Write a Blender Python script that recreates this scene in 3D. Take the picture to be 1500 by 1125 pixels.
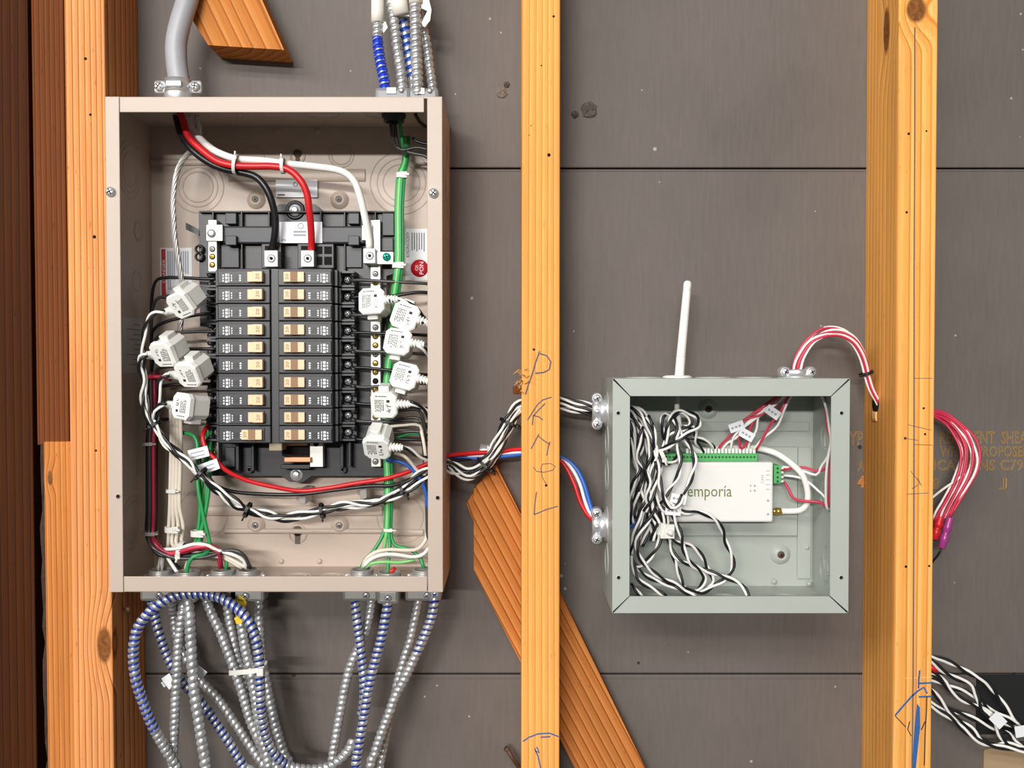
import bpy, bmesh, math, random
from mathutils import Vector, Matrix, Euler
random.seed(7)
PI = math.pi
for o in list(bpy.data.objects): bpy.data.objects.remove(o, do_unlink=True)
SC = bpy.context.scene
COL = SC.collection

# ------------------------------------------------------------------ camera
F = 1400.0            # focal length in pixels of the 1500x1125 frame
CD = 1.05             # distance camera - sheathing
CZ = 1.30             # camera height
PITCH = math.radians(1.2)
cam = bpy.data.cameras.new('camera'); cam.sensor_width = 36; cam.lens = 36*F/1500
camo = bpy.data.objects.new('camera', cam); COL.objects.link(camo)
camo.location = (0, -CD, CZ); camo.rotation_euler = (PI/2-PITCH, 0, 0)
cam.clip_start = 0.01
SC.camera = camo

# ------------------------------------------------------------------ light
w = bpy.data.worlds.new('room_ambience'); SC.world = w; w.use_nodes = True
bg = w.node_tree.nodes['Background']; bg.inputs[0].default_value = (1, .98, .96, 1); bg.inputs[1].default_value = 0.17
def tube_light(name, x, y, z, length, width, power, col=(1, .975, .945)):
    l = bpy.data.lights.new(name, 'AREA'); l.shape = 'RECTANGLE'; l.size = length; l.size_y = width
    l.energy = power; l.color = col
    o = bpy.data.objects.new(name, l); COL.objects.link(o); o.location = (x, y, z)
    d = Vector((0, 0, CZ-.02))-Vector((x, y, z)); o.rotation_euler = d.to_track_quat('-Z', 'Y').to_euler()
tube_light('ceiling_tube_light', -.7, -2.2, 2.55, 2.2, .12, 34)
tube_light('ceiling_tube_light', -.7, -3.1, 2.55, 2.2, .12, 50)
tube_light('ceiling_tube_light', -1.4, -6.8, 2.55, 2.2, .15, 470)
tube_light('ceiling_tube_light', -2.3, -1.9, 2.45, 2.2, .12, 40)
vs = SC.view_settings; vs.view_transform = 'Standard'; vs.look = 'None'; vs.gamma = 1; vs.use_curve_mapping = False
vs.exposure = -0.58

# ------------------------------------------------------------------ projection helper: pixel of the photograph + distance in front of the wall -> point
def P(px, py, d):
    u = (px-750)/F; v = -(py-562.5)/F
    c, s = math.cos(PITCH), math.sin(PITCH)
    t = (CD-d)/(c+v*s)
    return Vector((u*t, -d, CZ+t*(v*c-s)))
def S(d): return F/(CD-d)                    # pixels per metre at distance d
def W(pts, d=None):
    return [P(p[0], p[1], p[2] if len(p) > 2 else d) for p in pts]
def K(x0, y0, sc, pts):                      # coordinates read in an enlarged crop
    return [(x0+p[0]/sc, y0+p[1]/sc)+tuple(p[2:]) for p in pts]
def off(pts, dx, dy, dd=0, d=None):
    return [(p[0]+dx, p[1]+dy, (p[2] if len(p) > 2 else d)+dd) for p in pts]

# ------------------------------------------------------------------ materials
def lin(c):
    return tuple(((x/255)/12.92 if x/255 <= .04045 else ((x/255+.055)/1.055)**2.4) for x in c)+(1,)
MATS = {}
def mat(name, rgb, rough=.5, metal=0, noise=.06, nscale=60, bump=0, spec=.5, trans=0):
    if name in MATS: return MATS[name]
    m = bpy.data.materials.new(name); m.use_nodes = True; nt = m.node_tree; N = nt.nodes; L = nt.links
    b = N['Principled BSDF']; b.inputs['Roughness'].default_value = rough; b.inputs['Metallic'].default_value = metal
    b.inputs['Specular IOR Level'].default_value = spec
    if trans: b.inputs['Transmission Weight'].default_value = trans
    c = lin(rgb)
    tc = N.new('ShaderNodeTexCoord'); no = N.new('ShaderNodeTexNoise'); no.inputs['Scale'].default_value = nscale; no.inputs['Detail'].default_value = 4
    L.new(tc.outputs['Object'], no.inputs['Vector'])
    mx = N.new('ShaderNodeMix'); mx.data_type = 'RGBA'
    mx.inputs[6].default_value = tuple(x*(1-noise) for x in c[:3])+(1,); mx.inputs[7].default_value = tuple(min(1, x*(1+noise)) for x in c[:3])+(1,)
    L.new(no.outputs['Fac'], mx.inputs[0]); L.new(mx.outputs[2], b.inputs['Base Color'])
    if bump:
        bp = N.new('ShaderNodeBump'); bp.inputs['Strength'].default_value = bump; bp.inputs['Distance'].default_value = .001
        L.new(no.outputs['Fac'], bp.inputs['Height']); L.new(bp.outputs[0], b.inputs['Normal'])
    MATS[name] = m
    return m

def wood(name, light, mid, dark, ring=.005, cx=.06, cy=.08, distort=3, seed=0, knots=(), rough=.6, streak=.35, tilt=0., zs=.045):
    """lumber cut lengthwise (local Z is the grain): growth rings around an off-centre pith, pores, knots (x, y, z, rx, rz)"""
    m = bpy.data.materials.new(name); m.use_nodes = True; nt = m.node_tree; N = nt.nodes; L = nt.links
    b = N['Principled BSDF']; b.inputs['Roughness'].default_value = .75; b.inputs['Specular IOR Level'].default_value = .12
    tc = N.new('ShaderNodeTexCoord')
    def math_(op, a, c):
        n = N.new('ShaderNodeMath'); n.operation = op
        for i, v in enumerate((a, c)):
            if v is None: continue
            if isinstance(v, (int, float)): n.inputs[i].default_value = v
            else: L.new(v, n.inputs[i])
        return n.outputs[0]
    vec = tc.outputs['Object']
    kmask = None; push = None
    for (kx, ky, kz, rx, rz) in knots:
        mp = N.new('ShaderNodeMapping'); mp.inputs['Location'].default_value = (-kx/rx, -ky/rx, -kz/rz); mp.inputs['Scale'].default_value = (1/rx, 1/rx, 1/rz)
        L.new(vec, mp.inputs[0])
        ln = N.new('ShaderNodeVectorMath'); ln.operation = 'LENGTH'; L.new(mp.outputs[0], ln.inputs[0])
        r = N.new('ShaderNodeMapRange'); r.inputs[1].default_value = 1.05; r.inputs[2].default_value = .75; r.inputs[3].default_value = 0; r.inputs[4].default_value = 1
        L.new(ln.outputs['Value'], r.inputs[0])
        kmask = r.outputs[0] if kmask is None else math_('MAXIMUM', kmask, r.outputs[0])
        r2 = N.new('ShaderNodeMapRange'); r2.inputs[1].default_value = 3.2; r2.inputs[2].default_value = .4; r2.inputs[3].default_value = 0; r2.inputs[4].default_value = rx*.9; r2.interpolation_type = 'SMOOTHSTEP'
        L.new(ln.outputs['Value'], r2.inputs[0])
        push = r2.outputs[0] if push is None else math_('ADD', push, r2.outputs[0])
    mp = N.new('ShaderNodeMapping'); mp.inputs['Location'].default_value = (cx, cy, seed*1.7); mp.inputs['Scale'].default_value = (1, 1, zs); mp.inputs['Rotation'].default_value = (0, tilt, 0)
    L.new(vec, mp.inputs[0])
    src = mp.outputs[0]
    if push is not None:
        cb = N.new('ShaderNodeCombineXYZ'); L.new(push, cb.inputs[0]); L.new(push, cb.inputs[1])
        ad = N.new('ShaderNodeVectorMath'); ad.operation = 'ADD'; L.new(src, ad.inputs[0]); L.new(cb.outputs[0], ad.inputs[1]); src = ad.outputs[0]
    # slow wander of the pith along the board
    nz = N.new('ShaderNodeTexNoise'); nz.inputs['Scale'].default_value = 14; nz.inputs['Detail'].default_value = 1; L.new(src, nz.inputs['Vector'])
    sc = N.new('ShaderNodeVectorMath'); sc.operation = 'SCALE'; sc.inputs['Scale'].default_value = .006*distort; L.new(nz.outputs['Color'], sc.inputs[0])
    ad2 = N.new('ShaderNodeVectorMath'); ad2.operation = 'ADD'; L.new(src, ad2.inputs[0]); L.new(sc.outputs[0], ad2.inputs[1])
    wv = N.new('ShaderNodeTexWave'); wv.wave_type = 'RINGS'; wv.rings_direction = 'Z'; wv.wave_profile = 'SAW'
    wv.inputs['Scale'].default_value = .314/ring; wv.inputs['Distortion'].default_value = .5; wv.inputs['Detail'].default_value = 2; wv.inputs['Detail Scale'].default_value = 2
    L.new(ad2.outputs[0], wv.inputs['Vector'])
    cr = N.new('ShaderNodeValToRGB'); e = cr.color_ramp.elements
    e[0].position = 0; e[0].color = lin(light); e[1].position = 1; e[1].color = lin(light)
    k = e.new(.5); k.color = lin(mid); k = e.new(.74); k.color = lin(mid); k = e.new(.9); k.color = lin(dark); k = e.new(.97); k.color = lin(mid)
    L.new(wv.outputs['Fac'], cr.inputs[0])
    # fine fibres and large warm patches
    mpf = N.new('ShaderNodeMapping'); mpf.inputs['Scale'].default_value = (900, 900, 22); L.new(vec, mpf.inputs[0])
    nf = N.new('ShaderNodeTexNoise'); nf.inputs['Scale'].default_value = 1; nf.inputs['Detail'].default_value = 3; L.new(mpf.outputs[0], nf.inputs['Vector'])
    mpl = N.new('ShaderNodeMapping'); mpl.inputs['Scale'].default_value = (26, 26, 4); mpl.inputs['Location'].default_value = (seed, 0, seed*3.1); L.new(vec, mpl.inputs[0])
    nl = N.new('ShaderNodeTexNoise'); nl.inputs['Scale'].default_value = 1; nl.inputs['Detail'].default_value = 2; L.new(mpl.outputs[0], nl.inputs['Vector'])
    mps = N.new('ShaderNodeMapping'); mps.inputs['Scale'].default_value = (260, 260, 5); mps.inputs['Location'].default_value = (seed*2, 0, seed); L.new(ad2.outputs[0] if tilt else vec, mps.inputs[0])
    nst = N.new('ShaderNodeTexNoise'); nst.inputs['Scale'].default_value = 1; nst.inputs['Detail'].default_value = 3; L.new(mps.outputs[0], nst.inputs['Vector'])
    mst = N.new('ShaderNodeMapRange'); mst.inputs[1].default_value = .52; mst.inputs[2].default_value = .75; mst.inputs[3].default_value = 0; mst.inputs[4].default_value = .7; L.new(nst.outputs['Fac'], mst.inputs[0])
    mxs = N.new('ShaderNodeMix'); mxs.data_type = 'RGBA'; L.new(mst.outputs[0], mxs.inputs[0]); L.new(cr.outputs[0], mxs.inputs[6]); mxs.inputs[7].default_value = tuple((a+b_)/2 for a, b_ in zip(lin(mid), lin(dark)))
    mpp = N.new('ShaderNodeMapping'); mpp.inputs['Scale'].default_value = (420, 420, 90); L.new(vec, mpp.inputs[0])
    npo = N.new('ShaderNodeTexNoise'); npo.inputs['Scale'].default_value = 1; npo.inputs['Detail'].default_value = 1; L.new(mpp.outputs[0], npo.inputs['Vector'])
    mpo = N.new('ShaderNodeMapRange'); mpo.inputs[1].default_value = .68; mpo.inputs[2].default_value = .78; mpo.inputs[3].default_value = 0; mpo.inputs[4].default_value = .6; L.new(npo.outputs['Fac'], mpo.inputs[0])
    mxp = N.new('ShaderNodeMix'); mxp.data_type = 'RGBA'; L.new(mpo.outputs[0], mxp.inputs[0]); L.new(mxs.outputs[2], mxp.inputs[6]); mxp.inputs[7].default_value = lin(dark)
    hsv = N.new('ShaderNodeHueSaturation'); L.new(mxp.outputs[2], hsv.inputs['Color'])
    v = math_('ADD', math_('MULTIPLY', nf.outputs['Fac'], streak), math_('ADD', math_('MULTIPLY', nl.outputs['Fac'], .5), .75-streak*.5))
    L.new(v, hsv.inputs['Value'])
    out = hsv.outputs[0]
    if kmask is not None:
        nk = N.new('ShaderNodeTexNoise'); nk.inputs['Scale'].default_value = 220; L.new(vec, nk.inputs['Vector'])
        ck = N.new('ShaderNodeValToRGB'); ck.color_ramp.elements[0].color = lin((60, 32, 14)); ck.color_ramp.elements[1].color = lin((165, 105, 55)); L.new(nk.outputs['Fac'], ck.inputs[0])
        mx = N.new('ShaderNodeMix'); mx.data_type = 'RGBA'; L.new(kmask, mx.inputs[0]); L.new(out, mx.inputs[6]); L.new(ck.outputs[0], mx.inputs[7]); out = mx.outputs[2]
    L.new(out, b.inputs['Base Color'])
    bp = N.new('ShaderNodeBump'); bp.inputs['Strength'].default_value = .35; bp.inputs['Distance'].default_value = .0006
    L.new(math_('ADD', nf.outputs['Fac'], math_('MULTIPLY', wv.outputs['Fac'], -.4)), bp.inputs['Height']); L.new(bp.outputs[0], b.inputs['Normal'])
    return m

def sheathing_mat():
    m = bpy.data.materials.new('paper_faced_sheathing'); m.use_nodes = True; nt = m.node_tree; N = nt.nodes; L = nt.links
    b = N['Principled BSDF']; b.inputs['Roughness'].default_value = .62; b.inputs['Specular IOR Level'].default_value = .3
    tc = N.new('ShaderNodeTexCoord')
    n1 = N.new('ShaderNodeTexNoise'); n1.inputs['Scale'].default_value = 6; n1.inputs['Detail'].default_value = 6; L.new(tc.outputs['Object'], n1.inputs['Vector'])
    mp = N.new('ShaderNodeMapping'); mp.inputs['Scale'].default_value = (260, 1, 30); L.new(tc.outputs['Object'], mp.inputs[0])
    n2 = N.new('ShaderNodeTexNoise'); n2.inputs['Scale'].default_value = 1; n2.inputs['Detail'].default_value = 3; L.new(mp.outputs[0], n2.inputs['Vector'])
    cr = N.new('ShaderNodeValToRGB'); cr.color_ramp.elements[0].position = .3; cr.color_ramp.elements[0].color = lin((94, 87, 82)); cr.color_ramp.elements[1].position = .72; cr.color_ramp.elements[1].color = lin((111, 103, 98))
    ad = N.new('ShaderNodeMath'); ad.operation = 'MULTIPLY_ADD'; ad.inputs[1].default_value = .35; L.new(n2.outputs['Fac'], ad.inputs[0])
    s1 = N.new('ShaderNodeMath'); s1.operation = 'MULTIPLY'; s1.inputs[1].default_value = .65; L.new(n1.outputs['Fac'], s1.inputs[0]); L.new(s1.outputs[0], ad.inputs[2])
    L.new(ad.outputs[0], cr.inputs[0])
    # dust specks and dark pits
    vo = N.new('ShaderNodeTexVoronoi'); vo.inputs['Scale'].default_value = 45; L.new(tc.outputs['Object'], vo.inputs['Vector'])
    n3 = N.new('ShaderNodeTexNoise'); n3.inputs['Scale'].default_value = 8; L.new(tc.outputs['Object'], n3.inputs['Vector'])
    th = N.new('ShaderNodeMapRange'); th.inputs[1].default_value = .5; th.inputs[2].default_value = .75; th.inputs[3].default_value = .0; th.inputs[4].default_value = .15; L.new(n3.outputs['Fac'], th.inputs[0])
    lt = N.new('ShaderNodeMath'); lt.operation = 'LESS_THAN'; L.new(vo.outputs['Distance'], lt.inputs[0]); L.new(th.outputs[0], lt.inputs[1])
    mx = N.new('ShaderNodeMix'); mx.data_type = 'RGBA'; mx.inputs[7].default_value = lin((165, 158, 150)); L.new(lt.outputs[0], mx.inputs[0]); L.new(cr.outputs[0], mx.inputs[6])
    vo2 = N.new('ShaderNodeTexVoronoi'); vo2.inputs['Scale'].default_value = 23; L.new(tc.outputs['Object'], vo2.inputs['Vector'])
    th2 = N.new('ShaderNodeMapRange'); th2.inputs[1].default_value = .6; th2.inputs[2].default_value = .4; th2.inputs[3].default_value = -.06; th2.inputs[4].default_value = .055; L.new(n3.outputs['Fac'], th2.inputs[0])
    lt2 = N.new('ShaderNodeMath'); lt2.operation = 'LESS_THAN'; L.new(vo2.outputs['Distance'], lt2.inputs[0]); L.new(th2.outputs[0], lt2.inputs[1])
    mx2 = N.new('ShaderNodeMix'); mx2.data_type = 'RGBA'; mx2.inputs[7].default_value = lin((52, 46, 42)); L.new(lt2.outputs[0], mx2.inputs[0]); L.new(mx.outputs[2], mx2.inputs[6])
    L.new(mx2.outputs[2], b.inputs['Base Color'])
    bp = N.new('ShaderNodeBump'); bp.inputs['Strength'].default_value = .15; bp.inputs['Distance'].default_value = .001; L.new(n2.outputs['Fac'], bp.inputs['Height']); L.new(bp.outputs[0], b.inputs['Normal'])
    return m

def armor_mat(name, blue, a=0., bnd=1.):
    """galvanised strip armor; blue ink lies along the strip (uv.x = turns along the helix, uv.y = position 0..1 on the cable)"""
    m = bpy.data.materials.new(name); m.use_nodes = True; nt = m.node_tree; N = nt.nodes; L = nt.links
    b = N['Principled BSDF']; b.inputs['Roughness'].default_value = .32; b.inputs['Metallic'].default_value = .6
    tc = N.new('ShaderNodeTexCoord'); no = N.new('ShaderNodeTexNoise'); no.inputs['Scale'].default_value = 160; L.new(tc.outputs['Object'], no.inputs['Vector'])
    cr = N.new('ShaderNodeValToRGB'); cr.color_ramp.elements[0].position = .3; cr.color_ramp.elements[0].color = lin((165, 166, 166)); cr.color_ramp.elements[1].position = .75; cr.color_ramp.elements[1].color = lin((214, 215, 214))
    L.new(no.outputs['Fac'], cr.inputs[0]); out = cr.outputs[0]
    if blue:
        uv = N.new('ShaderNodeUVMap'); sx = N.new('ShaderNodeSeparateXYZ'); L.new(uv.outputs[0], sx.inputs[0])
        fr = N.new('ShaderNodeMath'); fr.operation = 'FRACT'; L.new(sx.outputs[0], fr.inputs[0])
        no2 = N.new('ShaderNodeTexNoise'); no2.inputs['Scale'].default_value = 90; no2.inputs['Detail'].default_value = 2; L.new(tc.outputs['Object'], no2.inputs['Vector'])
        wd = N.new('ShaderNodeMapRange'); wd.inputs[1].default_value = .35; wd.inputs[2].default_value = .65
        wd.inputs[3].default_value = blue[0]; wd.inputs[4].default_value = blue[1]; L.new(no2.outputs['Fac'], wd.inputs[0])
        lt = N.new('ShaderNodeMath'); lt.operation = 'LESS_THAN'; L.new(fr.outputs[0], lt.inputs[0]); L.new(wd.outputs[0], lt.inputs[1])
        g1 = N.new('ShaderNodeMath'); g1.operation = 'GREATER_THAN'; L.new(sx.outputs[1], g1.inputs[0]); g1.inputs[1].default_value = a
        g2 = N.new('ShaderNodeMath'); g2.operation = 'LESS_THAN'; L.new(sx.outputs[1], g2.inputs[0]); g2.inputs[1].default_value = bnd
        m1 = N.new('ShaderNodeMath'); m1.operation = 'MULTIPLY'; L.new(g1.outputs[0], m1.inputs[0]); L.new(g2.outputs[0], m1.inputs[1])
        m2 = N.new('ShaderNodeMath'); m2.operation = 'MULTIPLY'; L.new(m1.outputs[0], m2.inputs[0]); L.new(lt.outputs[0], m2.inputs[1])
        mx = N.new('ShaderNodeMix'); mx.data_type = 'RGBA'; L.new(m2.outputs[0], mx.inputs[0]); L.new(out, mx.inputs[6]); mx.inputs[7].default_value = lin(blue[2]); out = mx.outputs[2]
        mm = N.new('ShaderNodeMath'); mm.operation = 'MULTIPLY_ADD'; L.new(m2.outputs[0], mm.inputs[0]); mm.inputs[1].default_value = -.45; mm.inputs[2].default_value = .6; L.new(mm.outputs[0], b.inputs['Metallic'])
    L.new(out, b.inputs['Base Color'])
    return m

TAN = mat('tan_enamel', (185, 168, 154), .46, noise=.03)
GREY = mat('grey_green_enamel', (170, 176, 168), .4, noise=.025)
BLACK = mat('black_plastic', (25, 25, 28), .42, noise=.15)
DGREY = mat('charcoal_plastic', (46, 47, 52), .45, noise=.1)
BREAK = mat('breaker_plastic', (41, 41, 44), .42, noise=.12, nscale=300)
DARK = mat('dark_recess', (8, 7, 6), .9, noise=.1)
BEIGE = mat('beige_toggle', (232, 196, 158), .45, noise=.04)
BROWN = mat('brown_toggle', (160, 126, 98), .5, noise=.04)
WHITE = mat('white_plastic', (236, 236, 230), .4, noise=.02)
PAPER = mat('white_label', (226, 228, 230), .55, noise=.03)
SILVER = mat('tinned_aluminium', (205, 203, 196), .38, .55, noise=.06)
STEEL = mat('zinc_plated_steel', (222, 224, 226), .36, .75, noise=.1, nscale=200)
SCREW = mat('dull_screw', (160, 158, 154), .4, .5, noise=.1)
COPPER = mat('tinned_copper', (205, 150, 115), .35, .7)
BRASS = mat('brass', (205, 165, 80), .3, .8)
RED = mat('red_insulation', (205, 28, 34), .38, noise=.04)
CRIMSON = mat('crimson_insulation', (150, 28, 55), .4)
ROSE = mat('rose_insulation', (205, 50, 78), .42)
WWIRE = mat('white_insulation', (238, 236, 230), .42, noise=.02)
IVORY = mat('ivory_insulation', (222, 212, 196), .45, noise=.03)
BWIRE = mat('black_insulation', (24, 24, 26), .36, noise=.1)
GWIRE = mat('dark_grey_insulation', (62, 60, 58), .3, noise=.1)
GREEN = mat('green_insulation', (40, 150, 80), .4, noise=.05)
LGREEN = mat('light_green_insulation', (130, 200, 120), .4, noise=.05)
BLUE = mat('blue_insulation', (38, 98, 190), .4)
NYLON = mat('natural_nylon', (222, 220, 212), .4, noise=.03)
BNYLON = mat('black_nylon', (18, 18, 18), .4)
INK = mat('black_print', (40, 40, 42), .7)
WINK = mat('white_print', (225, 228, 232), .6)
GINK = mat('olive_print', (105, 122, 48), .6)
OINK = mat('orange_stencil', (160, 126, 66), .7, noise=.3, nscale=90)
OINK2 = mat('bright_orange_stencil', (235, 150, 55), .7, noise=.2, nscale=90)
PENCIL = mat('blue_grey_pencil', (96, 92, 104), .8, noise=.3, nscale=500)
BPENCIL = mat('blue_marker', (38, 92, 160), .7, noise=.35, nscale=300)
TERM = mat('green_terminal_plastic', (84, 172, 98), .45, noise=.05)
TEAL = mat('green_screw', (30, 165, 140), .3, .4)
REDP = mat('red_print', (190, 25, 40), .5)
MAG = mat('magenta_crimp', (185, 70, 150), .3, trans=.3)
YEL = mat('yellow_tape', (225, 190, 30), .5)
BLUET = mat('blue_marker_on_armor', (28, 70, 200), .4, .2, noise=.25, nscale=250)
SEJ = mat('grey_cable_jacket', (160, 160, 164), .45, noise=.05, nscale=120, bump=.2)
BARK = mat('bark', (62, 44, 34), .9, noise=.5, nscale=150, bump=1)
NAIL = mat('rusty_nail', (95, 72, 56), .6, .4, noise=.3)
SHEATH = sheathing_mat()
BOARD = mat('bare_gypsum_board', (165, 140, 108), .8, noise=.12, nscale=80)

# ------------------------------------------------------------------ mesh builder
class MB:
    def __init__(s): s.v = []; s.f = []; s.sm = []; s.uv = []
    def add(s, vs, fs, smooth=False, uvs=None):
        n = len(s.v); s.v += [Vector(q) for q in vs]
        for i, f in enumerate(fs):
            s.f.append(tuple(n+k for k in f)); s.sm.append(smooth); s.uv.append(uvs[i] if uvs else None)
        return s
    def box(s, a, b, bev=0):
        x0, x1 = sorted((a[0], b[0])); y0, y1 = sorted((a[1], b[1])); z0, z1 = sorted((a[2], b[2]))
        if bev <= 0:
            vs = [(x, y, z) for x in (x0, x1) for y in (y0, y1) for z in (z0, z1)]
            fs = [(0, 1, 3, 2), (4, 6, 7, 5), (0, 4, 5, 1), (2, 3, 7, 6), (0, 2, 6, 4), (1, 5, 7, 3)]
            return s.add(vs, fs)
        bm = bmesh.new(); bmesh.ops.create_cube(bm, size=1)
        for q in bm.verts: q.co = Vector(((x0+x1)/2+q.co.x*(x1-x0), (y0+y1)/2+q.co.y*(y1-y0), (z0+z1)/2+q.co.z*(z1-z0)))
        bev = min(bev, .45*min(x1-x0, y1-y0, z1-z0))
        bmesh.ops.bevel(bm, geom=bm.edges[:], offset=bev, segments=2, affect='EDGES', profile=.5)
        bm.verts.index_update()
        s.add([q.co for q in bm.verts], [[q.index for q in f.verts] for f in bm.faces]); bm.free(); return s
    def prism(s, poly, y0, y1):                       # poly: (x, z) outline, extruded in y
        n = len(poly)
        area = sum(poly[i][0]*poly[(i+1) % n][1]-poly[(i+1) % n][0]*poly[i][1] for i in range(n))
        if area < 0: poly = poly[::-1]
        y0, y1 = min(y0, y1), max(y0, y1)
        vs = [(x, y0, z) for x, z in poly]+[(x, y1, z) for x, z in poly]
        fs = [tuple(range(n)), tuple(range(2*n-1, n-1, -1))]
        for i in range(n): fs.append((i, i+n, (i+1) % n+n, (i+1) % n))
        return s.add(vs, fs)
    def lathe(s, c, axis, prof, n=20, smooth=True):   # prof: (r, h) along axis from c
        c = Vector(c); a = Vector(axis).normalized()
        u = a.orthogonal().normalized(); w_ = a.cross(u)
        vs = []; fs = []
        for r, h in prof:
            for k in range(n):
                t = 2*PI*k/n; vs.append(c+a*h+(u*math.cos(t)+w_*math.sin(t))*r)
        m = len(prof)
        for i in range(m-1):
            for k in range(n): fs.append((i*n+k, i*n+(k+1) % n, (i+1)*n+(k+1) % n, (i+1)*n+k))
        s.add(vs, fs, smooth)
        if prof[0][0] > 1e-6: s.add([vs[k] for k in range(n)], [tuple(range(n-1, -1, -1))])
        if prof[-1][0] > 1e-6: s.add([vs[(m-1)*n+k] for k in range(n)], [tuple(range(n))])
        return s
    def ring(s, c, axis, r, t, n=28, tn=6, ex=1):     # torus
        c = Vector(c); a = Vector(axis).normalized(); u = a.orthogonal().normalized(); w_ = a.cross(u); vs = []; fs = []
        for k in range(n):
            th = 2*PI*k/n; dr = u*math.cos(th)+w_*math.sin(th)
            for j in range(tn):
                ph = 2*PI*j/tn; vs.append(c+dr*(r+t*math.cos(ph))+a*(t*math.sin(ph)*ex))
        for k in range(n):
            for j in range(tn): fs.append((k*tn+j, ((k+1) % n)*tn+j, ((k+1) % n)*tn+(j+1) % tn, k*tn+(j+1) % tn))
        return s.add(vs, fs, True)
    def tube(s, pts, r, n=8, step=.004, rfun=None, caps=True, phase=None):
        ps, fr = frames(pts, step); vs = []; fs = []; L = cumlen(ps)
        for i, p in enumerate(ps):
            rr = r if rfun is None else rfun(L[i], L[-1])
            for k in range(n):
                t = 2*PI*k/n; vs.append(p+(fr[i][0]*math.cos(t)+fr[i][1]*math.sin(t))*rr)
        for i in range(len(ps)-1):
            for k in range(n): fs.append((i*n+k, i*n+(k+1) % n, (i+1)*n+(k+1) % n, (i+1)*n+k))
        if caps: fs.append(tuple(range(n-1, -1, -1))); fs.append(tuple((len(ps)-1)*n+k for k in range(n)))
        return s.add(vs, fs, True)
    def armor(s, pts, r, pitch, n=14, per=8, deep=.27):
        ps, fr = frames(pts, pitch/per); L = cumlen(ps); vs = []; fs = []; uvs = []
        for i, p in enumerate(ps):
            for k in range(n):
                t = 2*PI*k/n; q = (L[i]/pitch-k/n) % 1.0
                prof = 1-deep*(abs(2*q-1)**3)
                vs.append(p+(fr[i][0]*math.cos(t)+fr[i][1]*math.sin(t))*r*prof)
        T = L[-1]
        for i in range(len(ps)-1):
            for k in range(n):
                fs.append((i*n+k, i*n+(k+1) % n, (i+1)*n+(k+1) % n, (i+1)*n+k))
                uvs.append([(100+L[i]/pitch-k/n+.28, L[i]/T), (100+L[i]/pitch-(k+1)/n+.28, L[i]/T), (100+L[i+1]/pitch-(k+1)/n+.28, L[i+1]/T), (100+L[i+1]/pitch-k/n+.28, L[i+1]/T)])
        s.add(vs, fs, True, uvs)
        s.add(vs[:n], [tuple(range(n-1, -1, -1))]); s.add(vs[-n:], [tuple(range(n))])
        return s
    def ribbon(s, pts, w_, d, th=.0002):              # pencil stroke on a face at distance d; pts px
        q = W(pts, d); L = len(q); vs = []; fs = []
        for i in range(L):
            t = (q[min(i+1, L-1)]-q[max(i-1, 0)]).normalized(); nrm = Vector((t.z, 0, -t.x))
            vs += [q[i]+nrm*w_/2+Vector((0, -th, 0)), q[i]-nrm*w_/2+Vector((0, -th, 0)), q[i]-nrm*w_/2+Vector((0, th, 0)), q[i]+nrm*w_/2+Vector((0, th, 0))]
        for i in range(L-1):
            for k in range(4): fs.append((i*4+k, i*4+(k+1) % 4, (i+1)*4+(k+1) % 4, (i+1)*4+k))
        fs += [(0, 3, 2, 1), tuple((L-1)*4+k for k in range(4))]
        return s.add(vs, fs)
    def xf(s, M):
        s.v = [M @ q for q in s.v]; return s
    def build(s, name, m, parent=None, local=False, origin=None):
        o0 = Vector((0, 0, 0))
        if parent is not None and not local:
            p = parent
            while p is not None: o0 += p.location; p = p.parent
        elif parent is None:
            if origin is None:
                xs = [q.x for q in s.v]; ys = [q.y for q in s.v]; zs = [q.z for q in s.v]
                origin = Vector(((min(xs)+max(xs))/2, (min(ys)+max(ys))/2, min(zs)))
            o0 = Vector(origin)
        me = bpy.data.meshes.new(name); me.from_pydata([tuple(q-o0) for q in s.v], [], s.f)
        me.polygons.foreach_set('use_smooth', s.sm)
        if any(u is not None for u in s.uv):
            l = me.uv_layers.new(name='UVMap').data; i = 0
            for f, u in zip(s.f, s.uv):
                for k in range(len(f)):
                    if u: l[i].uv = u[k]
                    i += 1
        me.materials.append(m); me.update()
        o = bpy.data.objects.new(name, me); COL.objects.link(o)
        if parent is not None: o.parent = parent
        else: o.location = o0
        return o

def cumlen(ps):
    L = [0]
    for a, b in zip(ps, ps[1:]): L.append(L[-1]+(b-a).length)
    return L
def spline(pts, step):
    pts = [Vector(p) for p in pts]
    if len(pts) == 2: q = [pts[0], *[pts[0].lerp(pts[1], k/8) for k in range(1, 8)], pts[1]]; pts = q
    e = [pts[0]*2-pts[1]]+pts+[pts[-1]*2-pts[-2]]; out = []
    for i in range(1, len(e)-2):
        p0, p1, p2, p3 = e[i-1:i+3]
        for k in range(12):
            t = k/12
            out.append(.5*((2*p1)+(p2-p0)*t+(2*p0-5*p1+4*p2-p3)*t*t+(3*p1-p0-3*p2+p3)*t**3))
    out.append(pts[-1])
    L = cumlen(out); n = max(2, int(round(L[-1]/step))); res = []; j = 0
    for i in range(n+1):
        t = L[-1]*i/n
        while j < len(out)-2 and L[j+1] < t: j += 1
        a = (t-L[j])/max(1e-9, L[j+1]-L[j]); res.append(out[j].lerp(out[j+1], min(1, max(0, a))))
    return res
def frames(pts, step):
    ps = spline(pts, step); fr = []; u = None
    for i in range(len(ps)):
        t = (ps[min(i+1, len(ps)-1)]-ps[max(i-1, 0)]).normalized()
        if u is None: u = t.orthogonal().normalized()
        u = (u-t*u.dot(t)).normalized(); fr.append((u, t.cross(u)))
    return ps, fr

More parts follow.
